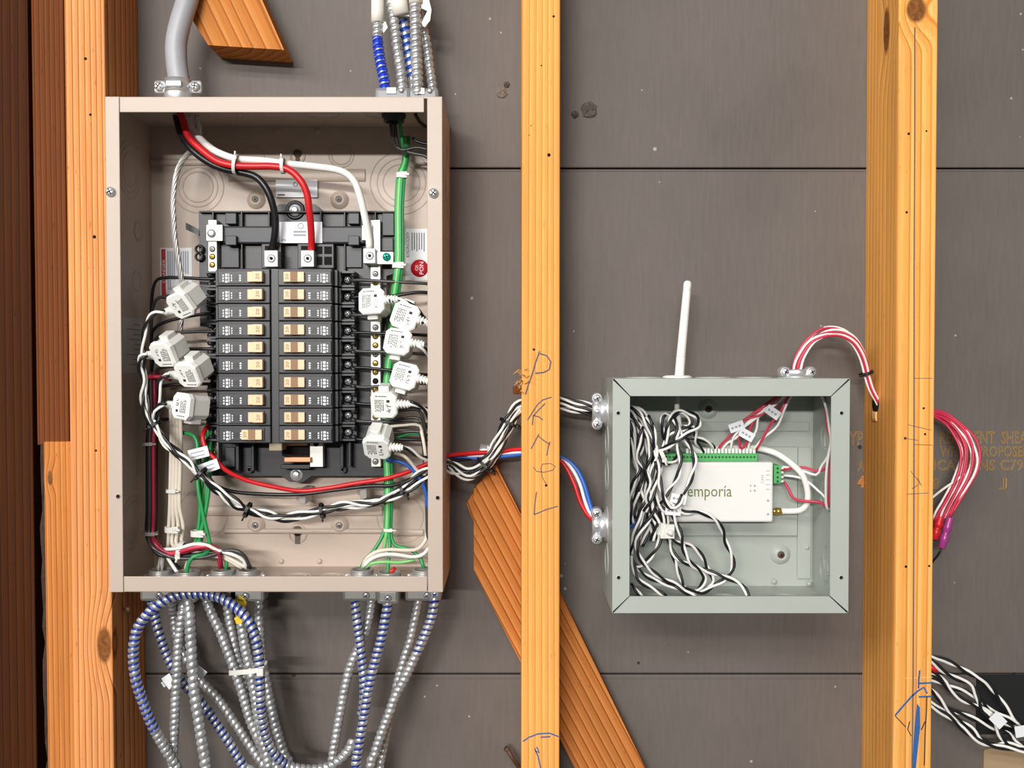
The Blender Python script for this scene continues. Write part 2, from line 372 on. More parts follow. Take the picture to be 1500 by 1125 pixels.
def tag(o, label=None, cat=None, group=None, kind=None):
    if label: o['label'] = label
    if cat: o['category'] = cat
    if group: o['group'] = group
    if kind: o['kind'] = kind
    return o
def thing(name, label, cat, loc, group=None):
    o = bpy.data.objects.new(name, None); COL.objects.link(o); o.location = loc; o.empty_display_size = .01
    return tag(o, label, cat, group)
def copy_tree(o, parent=None):
    c = o.copy(); COL.objects.link(c); c.parent = parent
    for ch in list(o.children): copy_tree(ch, c)
    return c
def wire(name, label, cat, pts, r, m, group=None, n=8, d=None, step=.005):
    return tag(MB().tube(W(pts, d), r, n, step).build(name, m), label, cat, group)

def text_mb(body, x0, x1, z0, z1, y, outline=0, depth=.0001, rot=0):
    """lettering fitted into a rectangle of the plane y (world); rot=90 reads upwards"""
    cu = bpy.data.curves.new('t', 'FONT'); cu.body = body; cu.resolution_u = 2
    if outline: cu.fill_mode = 'NONE'; cu.bevel_depth = .022; cu.bevel_resolution = 0
    o = bpy.data.objects.new('t', cu); COL.objects.link(o)
    dg = bpy.context.evaluated_depsgraph_get(); me = o.evaluated_get(dg).to_mesh()
    vs = [q.co.copy() for q in me.vertices]; fs = [tuple(p.vertices) for p in me.polygons]
    o.evaluated_get(dg).to_mesh_clear(); bpy.data.objects.remove(o); bpy.data.curves.remove(cu)
    if rot == 90: vs = [Vector((-q.y, q.x, q.z)) for q in vs]
    if rot == 180: vs = [Vector((-q.x, -q.y, q.z)) for q in vs]
    if rot == -90: vs = [Vector((q.y, -q.x, q.z)) for q in vs]
    ax, bx = min(q.x for q in vs), max(q.x for q in vs); ay, by = min(q.y for q in vs), max(q.y for q in vs)
    sx = (x1-x0)/(bx-ax); sz = (z1-z0)/(by-ay)
    out = MB()
    if outline:
        # rebuild as thin outline strokes of even width
        out.add([(x0+(q.x-ax)*sx, y-depth if q.z > 0 else y+.00005, z0+(q.y-ay)*sz) for q in vs], fs)
    else:
        out.add([(x0+(q.x-ax)*sx, y-depth, z0+(q.y-ay)*sz) for q in vs], fs)
    return out
def text_px(body, px0, px1, py0, py1, d, outline=0, rot=0, dep=.00015):
    a = P(px0, py1, d); b = P(px1, py0, d)
    return text_mb(body, a.x, b.x, a.z, b.z, -d, outline, dep, rot)

def screw(mb, c, axis, r, h=.0018, slot=True):
    c = Vector(c)
    mb.lathe(c, axis, [(r, 0), (r, h*.5), (r*.8, h*.85), (r*.35, h), (.00001, h)], 16)
def slot(mb, c, axis_y, r, ang=0, h=.0018):            # cross slot lying on a screw head that faces the camera
    for a in (ang, ang+PI/2):
        dx = Vector((math.cos(a), 0, math.sin(a)))*r*.62; dz = Vector((-math.sin(a), 0, math.cos(a)))*r*.12
        c0 = Vector(c)+Vector((0, -h*1.02, 0))
        mb.add([c0-dx-dz, c0+dx-dz, c0+dx+dz, c0-dx+dz], [(0, 1, 2, 3)])
TOW = Vector((0, -1, 0))

# ================================================================== the wall
wall = bpy.data.objects.new('wall_back', None); COL.objects.link(wall); tag(wall, 'grey-brown paper-faced sheathing boards behind the studs', kind='structure')
def board(py0, py1):
    a = P(-760, py1, 0); b = P(2260, py0, 0)
    return MB().box((a.x, 0, a.z), (b.x, .012, b.z), .0014).build('sheathing_board', SHEATH, wall)
J1, J2 = 246.5, 987.5
board(-620, J1-1); board(J1+1.2, J2-1.2); board(J2+1.2, 1760)
for yj in (J1+3.6, J2+5.5):
    a = P(-760, yj+1.2, 0); b = P(2260, yj-.6, 0); MB().box((a.x, .0005, a.z), (b.x, -.0007, b.z), .0003).build('joint_lip', SHEATH, wall)
a = P(-760, 1760, 0); b = P(2260, -620, 0)
MB().box((a.x, .0125, a.z), (b.x, .016, b.z)).build('building_paper', DARK, wall)
# knock marks / plugs on the sheathing
def lump(px, py, r, m, name, seed):
    random.seed(seed); c = P(px, py, 0); mb = MB(); n = 14
    prof = []
    vs = [c+Vector((0, -.0022, 0))]; fs = []
    for j, (k, h) in enumerate(((.45, .0034), (.8, .002), (1, 0))):
        for i in range(n):
            t = 2*PI*i/n; rr = r*k*random.uniform(.82, 1.12); vs.append(c+Vector((rr*math.cos(t), -h*random.uniform(.5, 1.1), rr*math.sin(t))))
    for i in range(n): fs.append((0, 1+i, 1+(i+1) % n))
    for j in range(2):
        for i in range(n): fs.append((1+j*n+i, 1+(j+1)*n+i, 1+(j+1)*n+(i+1) % n, 1+j*n+(i+1) % n))
    mb.add(vs, fs); mb.build(name, m, wall)
PATCH = mat('sheathing_patch', (86, 78, 70), .7, noise=.3, nscale=200)
PATCH2 = mat('torn_paper', (120, 108, 96), .8, noise=.5, nscale=300)
lump(863, 161, .0095, PATCH, 'plug', 1); lump(735, 136, .0065, PATCH2, 'torn_dimple', 2); lump(742, 124, .0035, PATCH, 'torn_dimple', 3)
lump(842, 168, .0045, PATCH, 'dimple', 4)
# stencilled lettering
for body, x0, x1, y0, y1, m in (('YP', 1243, 1264, 632, 652, OINK), ('REPELLENT', 1376, 1457, 632, 650, OINK), ('SHEATHING', 1466, 1552, 632, 650, OINK),
        ('WITH', 1376, 1415, 653, 669, OINK), ('PROPOSED', 1431, 1509, 653, 669, OINK), ('FICATIONS', 1358, 1457, 673, 689, OINK), ('C79-', 1464, 1505, 673, 689, OINK),
        ('8', 1366, 1375, 700, 717, OINK), ('J', 1463, 1475, 700, 717, OINK), ('A', 1256, 1266, 674, 690, OINK), ('4', 1256, 1266, 697, 714, OINK2)):
    text_px(body, x0, x1, y0, y1, .0006, outline=1).build('stencil_lettering', m, wall)
# dark opening with membrane at the lower right, and bare board below it
a = P(1430, 1076, .0015); b = P(1600, 989, .0015)
MB().box((a.x, 0, a.z), (b.x, -.0012, b.z)).build('black_membrane', mat('black_membrane', (14, 14, 15), .75, noise=.4, nscale=300), wall)
random.seed(5)
q = [(P(x, y, .003).x, P(x, y, .003).z) for x, y in ((1441, 1700), (1440, 1130), (1441, 1098), (1452, 1096), (1470, 1099), (1600, 1112), (1600, 1700))]
MB().prism(q, 0, -.004).build('bare_board_patch', BOARD, wall)

# ================================================================== lumber
def stud(name, label, x0, x1, px_front_d, back_d, m, ytop=-620, ybot=1760, py_ref=562, lean=0, bev=.0012):
    """vertical timber: front face between the columns x0..x1 of the picture at distance px_front_d"""
    a = P(x0, py_ref, px_front_d); b = P(x1, py_ref, px_front_d); zt = P(750, ytop, px_front_d).z; zb = P(750, ybot, px_front_d).z
    c = Vector(((a.x+b.x)/2, 0, zb)); mb = MB().box((a.x, -back_d, zb), (b.x, -px_front_d, zt), bev)
    o = mb.build(name, m, origin=(c.x, -px_front_d, CZ)); o.rotation_euler.y = lean
    return tag(o, label, 'stud')
SD = .0867
def kz(px, py, d, o): q = P(px, py, d)-Vector(o.location); return q
pale = ((246, 196, 112), (238, 178, 90), (222, 150, 66))
WMID = wood('lumber_pale_yellow', (240, 180, 104), (230, 160, 82), (204, 128, 56), ring=.0062, cx=.085, cy=.03, distort=2.0, seed=1.3, tilt=.02)
mid = stud('wall_stud', 'pale yellow wooden stud with pencilled letters between the two metal boxes', 764, 820, SD, 0, WMID)
WR = None
# right stud knots in local coordinates (x, y, z)
def loc(px, py, d, ox, od): q = P(px, py, d); return (q.x-ox, q.y+od, q.z-CZ)
xa = P(1312.5, 562, SD).x; xb = P(1369, 562, SD).x; oxr = (xa+xb)/2
k1 = loc(1342, 14, SD, oxr, SD); 
ksx = xa-oxr
k2z = P(1300, 45, .055).z-CZ
WR = wood('lumber_golden', (244, 186, 108), (232, 162, 80), (202, 124, 52), ring=.0085, cx=.05, cy=.035, distort=3.2, seed=4.2, tilt=-.025,
          knots=((k1[0], k1[1], k1[2], .011, .014), (ksx, .032, k2z, .009, .026)))
rst = stud('wall_stud', 'golden wooden stud right of the grey-green box with a pencil line down its face', 1312.5, 1369, SD, 0, WR)
WL = wood('lumber_orange', (230, 162, 106), (214, 140, 82), (134, 70, 30), ring=.0058, cx=.11, cy=.02, distort=1.4, seed=2.7,
          knots=((.012, 0, P(160, 945, SD).z-CZ, .008, .02),))
lst = stud('wall_stud', 'bright orange wooden stud carrying the left edge of the tan breaker panel', 101, 159.5, SD, 0, WL, lean=-.004)
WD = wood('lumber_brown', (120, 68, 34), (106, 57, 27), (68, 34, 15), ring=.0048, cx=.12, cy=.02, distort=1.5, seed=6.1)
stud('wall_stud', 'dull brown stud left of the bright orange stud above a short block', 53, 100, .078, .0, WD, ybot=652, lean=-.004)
WS = wood('lumber_amber', (206, 138, 76), (192, 118, 58), (140, 76, 32), ring=.0050, cx=.07, cy=.02, distort=2.2, seed=8.4,
          knots=((-.008, 0, P(70, 700, .084).z-CZ, .003, .008),))
blk = stud('wall_stud', 'short amber cripple stud with bark along its edge at lower left', 62, 104, .084, 0, WS, ytop=647, lean=-.004)
blk['category'] = 'stud'
random.seed(3)
aa = P(62, 650, .08); zz0 = P(62, 1760, .08).z; n = 46; vs = []; fs = []
for i in range(n+1):
    z = aa.z+(zz0-aa.z)*i/n; x = aa.x+.0035*i/n; ww = random.uniform(.004, .0085)
    for (dx, dy) in ((0, -.078), (-ww*.7, -.076-random.uniform(0, .004)), (-ww, -.06), (-ww*.6, -.03), (0, -.028)): vs.append((x+dx+.0005, dy, z))
for i in range(n):
    for k in range(4): fs.append((i*5+k, i*5+k+1, (i+1)*5+k+1, (i+1)*5+k))
fs += [(0, 4, 3, 2, 1), tuple(n*5+k for k in range(5))]
MB().add(vs, fs).build('bark_edge', BARK, blk)
WC = wood('lumber_shaded', (74, 37, 11), (64, 31, 9), (42, 19, 5), ring=.0075, cx=.2, cy=.02, distort=3, seed=9.9)  # shade on the edge timber is put into this darker wood colour
stud('wall_stud', 'brown timber darkened for shade at the left picture edge beyond the narrow gap', -260, 47, .06, 0, WC, lean=-.002)

# diagonal brace and the block at the top: local Z along the grain
def plank(name, label, pts, d0, d1, m, ang, cat='brace'):
    """outline in pixels on the front plane d1; grain direction given by ang from vertical"""
    q = W(pts, d1); c = sum(q, Vector())/len(q); R = Matrix.Rotation(ang, 4, 'Y')
    loc_ = [R.inverted() @ (p-c) for p in q]
    mb = MB().prism([(p.x, p.z) for p in loc_], 0, d1-d0)
    me_o = mb.build(name, m, origin=(0, 0, 0)); me_o.location = c; me_o.rotation_euler.y = ang
    return tag(me_o, label, cat)
WB = wood('lumber_brace', (206, 138, 76), (190, 116, 56), (128, 66, 24), ring=.0088, cx=.1, cy=.015, distort=1.6, seed=3.3)
plank('diagonal_brace', 'orange wooden diagonal brace crossing behind the pencilled stud', [(727, 682), (694, 716), (694, 836), (1018, 1468), (1112, 1468), (822, 872)], .001, .022, WB, -math.radians(28))
plank('wood_scrap', 'small wood chip wedged beside the diagonal brace top', [(683, 738), (696, 716), (694, 765)], .001, .016, WB, -math.radians(20), 'wood chip')
WT = wood('lumber_block', (206, 140, 78), (190, 118, 58), (150, 86, 36), ring=.011, cx=.06, cy=.025, distort=6, seed=7.3, zs=.12)
plank('diagonal_brace', 'cut lower end of a wooden brace above the tan breaker panel', [(72, -450), (284, 33), (305, 66), (416, 73), (384, 0), (187, -450)], .001, .044, WT, -math.radians(24), 'brace')

# pencil writing on the middle stud, nail holes
def strokes(parent, d, lines, wdt, m, name='pencil_mark'):
    for l in lines: MB().ribbon(l, wdt, d).build(name, m, parent)
cs = lambda pts: K(730, 500, 4.017, pts)
def rel(o, ob): # keep children of leaning studs unleaned: all lean is tiny
    return ob
strokes(mid, SD+.0003, [cs([(243, 58), (220, 120), (200, 190), (178, 250), (160, 312)]), cs([(245, 72), (285, 85), (308, 120), (300, 165), (265, 183), (218, 188)])], .0014, PENCIL)
strokes(mid, SD+.0003, [cs([(312, 328), (260, 345), (230, 372), (205, 410), (172, 462)]), cs([(275, 365), (235, 405), (205, 440)]), cs([(205, 435), (240, 445), (262, 462)]), cs([(205, 440), (200, 492)])], .0011, PENCIL)
strokes(mid, SD+.0003, [cs([(192, 632), (215, 590), (238, 545)]), cs([(236, 558), (265, 582), (300, 605)]), cs([(303, 590), (292, 630), (285, 672)])], .0011, PENCIL)
strokes(mid, SD+.0003, [cs([(205, 740), (225, 765), (270, 770), (320, 758), (335, 735), (305, 718), (260, 722), (250, 745), (258, 800), (280, 840)])], .0007, PENCIL)
strokes(mid, SD+.0003, [cs([(225, 885), (215, 950), (210, 1020)]), cs([(210, 1020), (280, 990), (350, 970)])], .001, PENCIL)
strokes(mid, SD+.0003, [[(766, 1086), (775, 1080), (788, 1075), (805, 1074), (818, 1079)], [(792, 1080), (806, 1079)], [(786, 1094), (790, 1103), (784, 1100)], [(783, 1096), (788, 1108), (792, 1125)]], .0012, BPENCIL)
def nail_holes(o, pts, d):
    for x, y, r in pts: MB().lathe(P(x, y, d), TOW, [(r, -.0004), (r, .0002), (.00001, .0002)], 8).build('nail_hole', DARK, o)
nail_holes(mid, [(811, 24, .0013), (793, 96, .0008), (778, 184, .0006), (804, 227, .0018), (782, 512, .0013), (800, 711, .0014), (775, 198, .0006)], SD)
nail_holes(lst, [(127, 86, .0016), (139, 347, .0018), (140, 660, .0012), (134, 168, .0014)], SD)
nail_holes(rst, [(1331, 196, .0014), (1357, 192, .001), (1328, 311, .0013), (1353, 598, .0012), (1355, 636, .0012), (1326, 642, .0014), (1327, 830, .0014), (1361, 829, .0012)], SD)
strokes(rst, SD+.0003, [[(1340, 40), (1340, 200), (1339, 400), (1339, 600), (1338.5, 800), (1337.5, 1000), (1336, 1125), (1336, 1180)]], .0011, PENCIL)
strokes(rst, SD+.0003, [[(1339, 554), (1366, 554)], [(1339, 651), (1366, 652)], [(1326, 642), (1345, 645)], [(1330, 622), (1364, 630)], [(1328, 724), (1360, 722)], [(1334, 690), (1348, 708), (1336, 716)], [(1344, 700), (1350, 712)]], .0005, PENCIL)
c8 = lambda pts: K(1290, 960, 6.82, pts)
strokes(rst, SD+.0003, [c8([(145, 600), (230, 500), (310, 410), (380, 350), (432, 320), (465, 380)]), c8([(380, 415), (510, 410)]), c8([(385, 280), (510, 275)]), c8([(390, 150), (380, 250), (378, 330)])], .0016, BPENCIL)
strokes(rst, SD+.0003, [c8([(145, 605), (250, 715)]), c8([(290, 660), (270, 740), (305, 805)]), c8([(462, 410), (458, 560), (445, 760), (435, 1100)]), c8([(445, 660), (405, 745)])], .0009, INK)
mb = MB()
ql = W(c8([(365, 480), (345, 650), (330, 850), (315, 1125), (312, 1300), (345, 1300), (352, 1125), (375, 900), (395, 720), (392, 520)]), SD+.0002)
mb.prism([(p.x, p.z) for p in ql], -SD-.0002, -SD+.0002).build('marker_streak', BPENCIL, rst)
# splintered fibres at the left edge of the middle stud
random.seed(11); mb = MB()
for i in range(26):
    c = P(random.uniform(759, 772), random.uniform(540, 572), SD+random.uniform(-.012, .003)); t = Vector((random.uniform(-1, .6), random.uniform(-.8, .2), random.uniform(-1, 1))).normalized()*random.uniform(.003, .009)
    mb.tube([c, c+t*.5, c+t], .0006, 4, .003, rfun=lambda l, T: .0009*(1-.8*l/T))
mb.build('splinters', wood('splinter_wood', (226, 170, 100), (210, 150, 82), (170, 110, 54), seed=2), mid)
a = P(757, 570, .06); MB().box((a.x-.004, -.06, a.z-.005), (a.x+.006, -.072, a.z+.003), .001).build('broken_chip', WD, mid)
# hole bored through the right stud
c = P(1290, 592, .033); c.x = xa
mb = MB().lathe(c+Vector((.0004, 0, 0)), (-1, 0, 0), [(.0095, 0), (.0095, .0006), (.00001, .0006)], 20); mb.build('bored_hole', DARK, rst)
mb = MB()
for i in range(5): mb.tube([c+Vector((-.0008, -.004+i*.002, -.008)), c+Vector((-.0012, -.004+i*.002, -.013)), c+Vector((-.0005, -.004+i*.002, -.018))], .0012, 5, .004)
mb.build('torn_fibre', mat('fresh_wood', (236, 190, 128), .6, noise=.1), rst)
# saw kerf cracks in the front of the right stud
strokes(rst, SD+.0003, [[(1326, 994), (1345, 993), (1366, 992)]], .0006, mat('fresh_wood', (236, 190, 128), .6), 'saw_kerf')
tag(MB().tube(W([(744, 1098, .018), (747, 1104, .02), (752, 1112, .02), (760, 1124, .012), (765, 1135, .0)]), .0024, 8).lathe(P(742, 1097, .018), (-.4, -.3, .5), [(.0032, 0), (.0032, .001), (.00001, .001)], 10).build('bent_nail', NAIL), 'bent rusty nail sticking out beside the foot of the middle stud', 'nail')
tag(MB().tube(W([(176, 892, .05), (186, 893, .06)]), .0014, 8).lathe(P(187, 893, .061), TOW, [(.003, 0), (.003, .001), (.00001, .001)], 10).build('nail', NAIL), 'short nail in the stud side just under the tan panel', 'nail')

# ================================================================== tan breaker panel enclosure
PD = .115
XL = P(158, 505, PD).x; XR = P(648.5, 505, PD).x; ZT = P(400, 142, PD).z; ZB = P(400, 867, PD).z
XLi = P(178.5, 505, PD).x; XRi = P(626.5, 505, PD).x; ZTi = P(400, 165, PD).z; ZBi = P(400, 844, PD).z
TK = .0014
enc = thing('panel_enclosure', 'open tan metal breaker panel enclosure mounted between studs', 'breaker panel', ((XL+XR)/2, -.002, ZB))
BK = .003         # inside face of the back
MB().box((XL, -.0012, ZB), (XR, -BK, ZT)).build('back_panel', TAN, enc)
MB().box((XL, -BK, ZB), (XL+TK, -PD, ZT)).build('side_panel', TAN, enc)
rs = MB().box((XR-TK, -BK, ZB), (XR, -PD, ZT)).build('side_panel', TAN, enc)
MB().box((XL+TK, -BK, ZT-TK), (XR-TK, -PD, ZT)).build('top_panel', TAN, enc)
MB().box((XL+TK, -BK, ZB), (XR-TK, -PD, ZB+TK)).build('bottom_panel', TAN, enc)
fl = .0016
MB().box((XL, -PD, ZB), (XLi, -PD-fl, ZT), .0006).build('front_flange', TAN, enc)
MB().box((XRi, -PD, ZB), (XR, -PD-fl, ZT), .0006).build('front_flange', TAN, enc)
MB().box((XLi+.0005, -PD, ZTi), (XRi-.003, -PD-fl, ZT-.0006), .0006).build('front_flange', TAN, enc)
MB().box((XLi+.0005, -PD, ZB+.0006), (XRi-.0008, -PD-fl, ZBi), .0006).build('front_flange', TAN, enc)
def cap_screw(parent, px, py, d, r, m=STEEL, name='cover_screw', h=.004, ang=.5):
    mb = MB(); screw(mb, P(px, py, d), TOW, r, h); s_ = mb.build(name, m, parent)
    m2 = MB(); slot(m2, P(px, py, d), None, r, ang, h); m2.build('slot', DARK, s_)
cap_screw(enc, 162.5, 281, PD+fl, .0048); cap_screw(enc, 635, 283, PD+fl, .0048, ang=.9)
for x, y in ((173, 727), (641, 729)):
    h = MB().lathe(P(x, y, PD+fl), TOW, [(.0026, -.0002), (.0026, .0004), (.0019, .0003)], 16).build('screw_hole', TAN, enc)
    MB().lathe(P(x, y, PD+fl), TOW, [(.0019, 0), (.0019, .0005), (.00001, .0005)], 14).build('hole_shadow', DARK, h)
# knockout rings
def kring(parent, c, axis, radii, t=.0007, m=TAN, name='knockout'):
    mb = MB()
    for r in radii: mb.ring(c, axis, r, t, 36, 6, .8)
    return mb.build(name, m, parent)
for x, y, rr in ((290, 274, (.0165, .0215, .028)), (588, 268, (.02, .0265, .034)), (500, 227, (.0105, .0135)), (372, 229, (.0115,)), (590, 757, (.0225, .0285)), (298, 752, (.027,))):
    kring(enc, P(x, y, BK), TOW, rr)
for z_, d, rr in ((P(0, 250, .06).z, .062, (.017, .023, .029)), (P(0, 335, .06).z, .04, (.009, .0115)), (P(0, 410, .06).z, .045, (.0105,)), (P(0, 685, .06).z, .045, (.0105,)), (P(0, 765, .06).z, .06, (.022, .028))):
    kring(enc, (XL+TK, -d, z_), (1, 0, 0), rr); kring(enc, (XR, -d, z_), (1, 0, 0), rr)
    kring(enc, (XR-TK, -d, z_), (1, 0, 0), rr)
for x in (330, 400, 470, 560): kring(enc, Vector((P(x, 170, .06).x, -.055, ZT-TK)), (0, 0, 1), (.013, .0175)); 
for x in (430, 480): kring(enc, Vector((P(x, 835, .06).x, -.055, ZB+TK)), (0, 0, 1), (.013, .0175))
# embossed ridges, dimples, keyholes on the back
def ridge(py, x0, x1, r=.004):
    a = P(x0, py, BK); b = P(x1, py, BK); q = [a, a.lerp(b, .5), b]
    mb = MB(); n = 10; vs = []; fs = []
    for p in (a, b):
        for k in range(n+1):
            t = PI*k/n; vs.append((p.x, -BK-.0028*math.sin(t), p.z+r*math.cos(t)))
    for k in range(n): fs.append((k, k+1, n+2+k, n+1+k))
    mb.add(vs, fs, True); mb.build('embossed_ridge', TAN, enc)
ridge(257, 335, 535, .007); ridge(748, 300, 560, .006); ridge(238, 222, 330, .004); ridge(780, 560, 620, .004); ridge(778, 330, 560, .003)
def dimple(px, py, r, parent=enc, m=TAN, d=BK, sm=SCREW):
    c = P(px, py, d)
    o = MB().lathe(c, TOW, [(r, -.0002), (r*.9, .001), (r*.55, .0045), (r*.42, .0048), (r*.34, .0042), (r*.34, .0038)], 24).build('mounting_dimple', m, parent)
    MB().lathe(c, TOW, [(r*.34, .0035), (r*.3, .0046), (.00001, .0046)], 14).build('mounting_screw', sm, o)
    mb = MB(); slot(mb, c, None, r*.3, .4, .0047); mb.build('cross_slot', DARK, o)
for x, y in ((375.5, 293), (497.5, 293), (375.5, 769), (498, 769)): dimple(x, y, .0105)
def keyhole(px, py, s=1):
    c = P(px, py, BK); o = MB().ring(c, TOW, .0095*s, .0012, 24, 6, 1).build('keyhole_emboss', TAN, enc)
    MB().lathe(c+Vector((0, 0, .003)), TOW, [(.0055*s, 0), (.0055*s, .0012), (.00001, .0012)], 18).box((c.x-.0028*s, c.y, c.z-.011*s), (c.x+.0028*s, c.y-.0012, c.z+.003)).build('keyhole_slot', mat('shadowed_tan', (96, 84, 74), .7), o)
keyhole(436, 782); keyhole(436, 229, .8)
for x, y in ((412, 822), (468, 822), (406, 192), (465, 192)):
    MB().lathe(P(x, y, BK), TOW, [(.0032, 0), (.0028, .0016), (.00001, .002)], 14).build('rivet', TAN, enc)
# stickers on the enclosure
def sticker(px0, px1, py0, py1, d, m=PAPER, parent=enc, name='sticker'):
    a = P(px0, py1, d); b = P(px1, py0, d)
    return MB().box((a.x, -d, a.z), (b.x, -d-.0003, b.z)).build(name, m, parent)
def bars(parent, px0, px1, py0, py1, d, n, m, vert=False, seed=1, fill=.55, name='printed_lines'):
    random.seed(seed); mb = MB(); y = -d-.0004
    for i in range(n):
        L = random.uniform(.72, 1)
        if vert: x = px0+(px1-px0)*(i+.5)/n; h = (px1-px0)/n*fill/2; a = P(x-h, py0+(py1-py0)*L, d); b = P(x+h, py0, d)
        else: yy = py0+(py1-py0)*(i+.5)/n; h = (py1-py0)/n*fill/2; a = P(px0, yy+h, d); b = P(px0+(px1-px0)*L, yy-h, d)
        mb.box((a.x, y, a.z), (b.x, y-.0001, b.z))
    return mb.build(name, m, parent)
PGREY = mat('grey_print', (150, 156, 166), .7)
s1 = sticker(235, 281, 363, 440, BK); tag(s1, 'white warning sticker with red stripe')
sticker(237, 242.5, 365, 438, BK+.0003, REDP, s1, 'red_stripe')
text_px('DANGER', 238, 241.8, 380, 414, BK+.0007, rot=90).build('lettering', WINK, s1)
bars(s1, 245, 257, 368, 425, BK, 4, PGREY, True, 2, .45); bars(s1, 261, 277, 368, 405, BK, 5, PGREY, True, 3, .45)
s2 = sticker(594, 634, 335, 410, BK); tag(s2, 'white bonding screw sticker with red disc')
text_px('BONDING SCREW', 595, 599.5, 340, 377, BK+.0004, rot=90).build('lettering', INK, s2)
bars(s2, 602, 623, 341, 374, BK, 6, mat('dark_grey_print', (110, 112, 118), .7), True, 4, .4)
MB().lathe(P(614.5, 393, BK+.0004), TOW, [(.0096, 0), (.0096, .0002), (.00001, .0002)], 28).build('red_disc', REDP, s2)
mb = MB()
for k in range(28): t = 2*PI*k/28; c = P(614.5, 393, BK+.0004)+Vector((math.cos(t), 0, math.sin(t)))*.0108; mb.lathe(c, TOW, [(.00028, 0), (.00028, .0003), (.00001, .0003)], 6)
mb.build('dot_border', REDP, s2)
text_px('PON', 614.5, 620.5, 383.5, 402, BK+.0008, rot=90).build('lettering', WINK, s2)
text_px('OI', 608, 612.5, 389, 396.5, BK+.0008, rot=90).build('lettering', WINK, s2)
s3 = sticker(404, 465, 263.5, 289, .006); bars(s3, 407, 420, 284, 287, .006, 1, INK, seed=3); MB().ring(P(433, 270, .0065), TOW, .0022, .0003, 18, 4).build('printed_mark', INK, s3)
# sticker on the left inside wall
zt, zb = P(0, 466, .06).z, P(0, 546, .06).z
s4 = MB().box((XL+TK, -.03, zb), (XL+TK+.0003, -.085, zt)).build('sticker', mat('grey_label', (196, 192, 186), .6), enc); tag(s4, 'small grey data sticker on inner side')
mb = MB(); random.seed(8)
for i in range(9):
    z = zt-.006-i*.0052; mb.box((XL+TK+.0003, -.037, z), (XL+TK+.0004, -.037-.038*random.uniform(.4, 1), z-.0008))
mb.build('printed_lines', mat('dark_grey_print', (110, 112, 118), .7), s4)

# ================================================================== bus assembly (black tray, bars, lugs)
GD = .03
g0 = P(433, 697, GD)
bus = thing('bus_assembly', 'black plastic bus tray with lugs and neutral bars inside the tan panel', 'bus assembly', g0)
out = [(291, 309), (322, 309), (398, 309), (408, 299), (462, 299), (473, 309), (578, 309), (578, 400), (566, 404), (566, 697), (456, 697), (444, 706), (424, 706), (412, 697), (310, 697), (308, 480), (293, 478)]
MB().prism([(P(x, y, GD).x, P(x, y, GD).z) for x, y in out], -.008, -GD).build('base_tray', BLACK, bus)
def bpx(x0, x1, y0, y1, d0, d1, name, m, parent=bus, bev=.0006):
    a = P(x0, y1, d1); b = P(x1, y0, d1)
    return MB().box((a.x, -d0, a.z), (b.x, -d1, b.z), bev).build(name, m, parent)
bpx(325, 545, 331, 357, GD, .04, 'cross_bar', DGREY, bev=.002)
for x in (338, 518):
    bpx(x-8, x+8, 312, 328, GD, .038, 'latch_tab', DGREY); bpx(x-8, x+8, 345, 359, .039, .046, 'latch_tab', DGREY)
    bpx(x-14, x+12, 360, 392, GD, .034, 'latch_pocket', DGREY)
for x in (312, 354, 394, 470, 505, 550): bpx(x-1.2, x+1.2, 309, 395, GD, .037, 'tray_rib', BLACK)
bpx(292, 578, 309, 311.5, GD, .036, 'tray_rib', BLACK)
bpx(560, 577, 312, 345, GD, .036, 'end_post', DGREY); bpx(558, 576, 348, 368, GD, .034, 'end_post', BLACK)
bpx(383, 412, 357, 393, GD, .044, 'lug_housing', BLACK); bpx(436, 489, 357, 393, GD, .044, 'lug_housing', BLACK)
for x0, x1, y0, y1 in ((388, 404, 360, 367), (441, 458, 360, 366), (463, 472, 361, 372), (475, 486, 361, 372), (463, 472, 376, 388), (475, 486, 376, 388)):
    bpx(x0, x1, y0, y1, .043, .0445, 'housing_recess', DARK, bev=0)
def bolt(px, py, d, r):
    o = MB().lathe(P(px, py, d), TOW, [(r*1.55, 0), (r*1.5, .0012), (r*1.1, .0014), (r, .0016), (r*.96, .0035), (r*.6, .0042), (.00001, .0042)], 20).build('mounting_bolt', STEEL, bus)
    MB().ring(P(px, py, d+.004), TOW, r*.5, .0004, 14, 4).build('drive_recess', DARK, o)
bolt(432.5, 308, GD, .0042); bolt(434.5, 695, GD, .0046)
MB().ring(P(432.5, 308, GD), TOW, .0085, .002, 24, 6).build('bolt_collar', BLACK, bus)
lb = sticker(409.5, 472, 325, 356, .0405, mat('silver_label', (205, 207, 212), .45, .2), bus, 'rating_label')
MB().ring(P(440.5, 331, .041), TOW, .0028, .0003, 18, 4).build('printed_mark', INK, lb)
bars(lb, 430, 449, 337, 347, .0405, 2, mat('grey_print', (150, 156, 166), .7), seed=2); text_px('EATON', 412, 419, 350, 353.5, .0409).build('lettering', INK, lb)
# arm and wire eyes on the left
a = W([(272, 326), (292, 337), (293, 346), (272, 336)], .03)
MB().prism([(p.x, p.z) for p in a], -.02, -.03).build('retainer_arm', BLACK, bus)
for y in (365, 376): MB().ring(P(292, y, .034), TOW, .0038, .0013, 20, 6, 2).build('wire_eye', BLACK, bus)
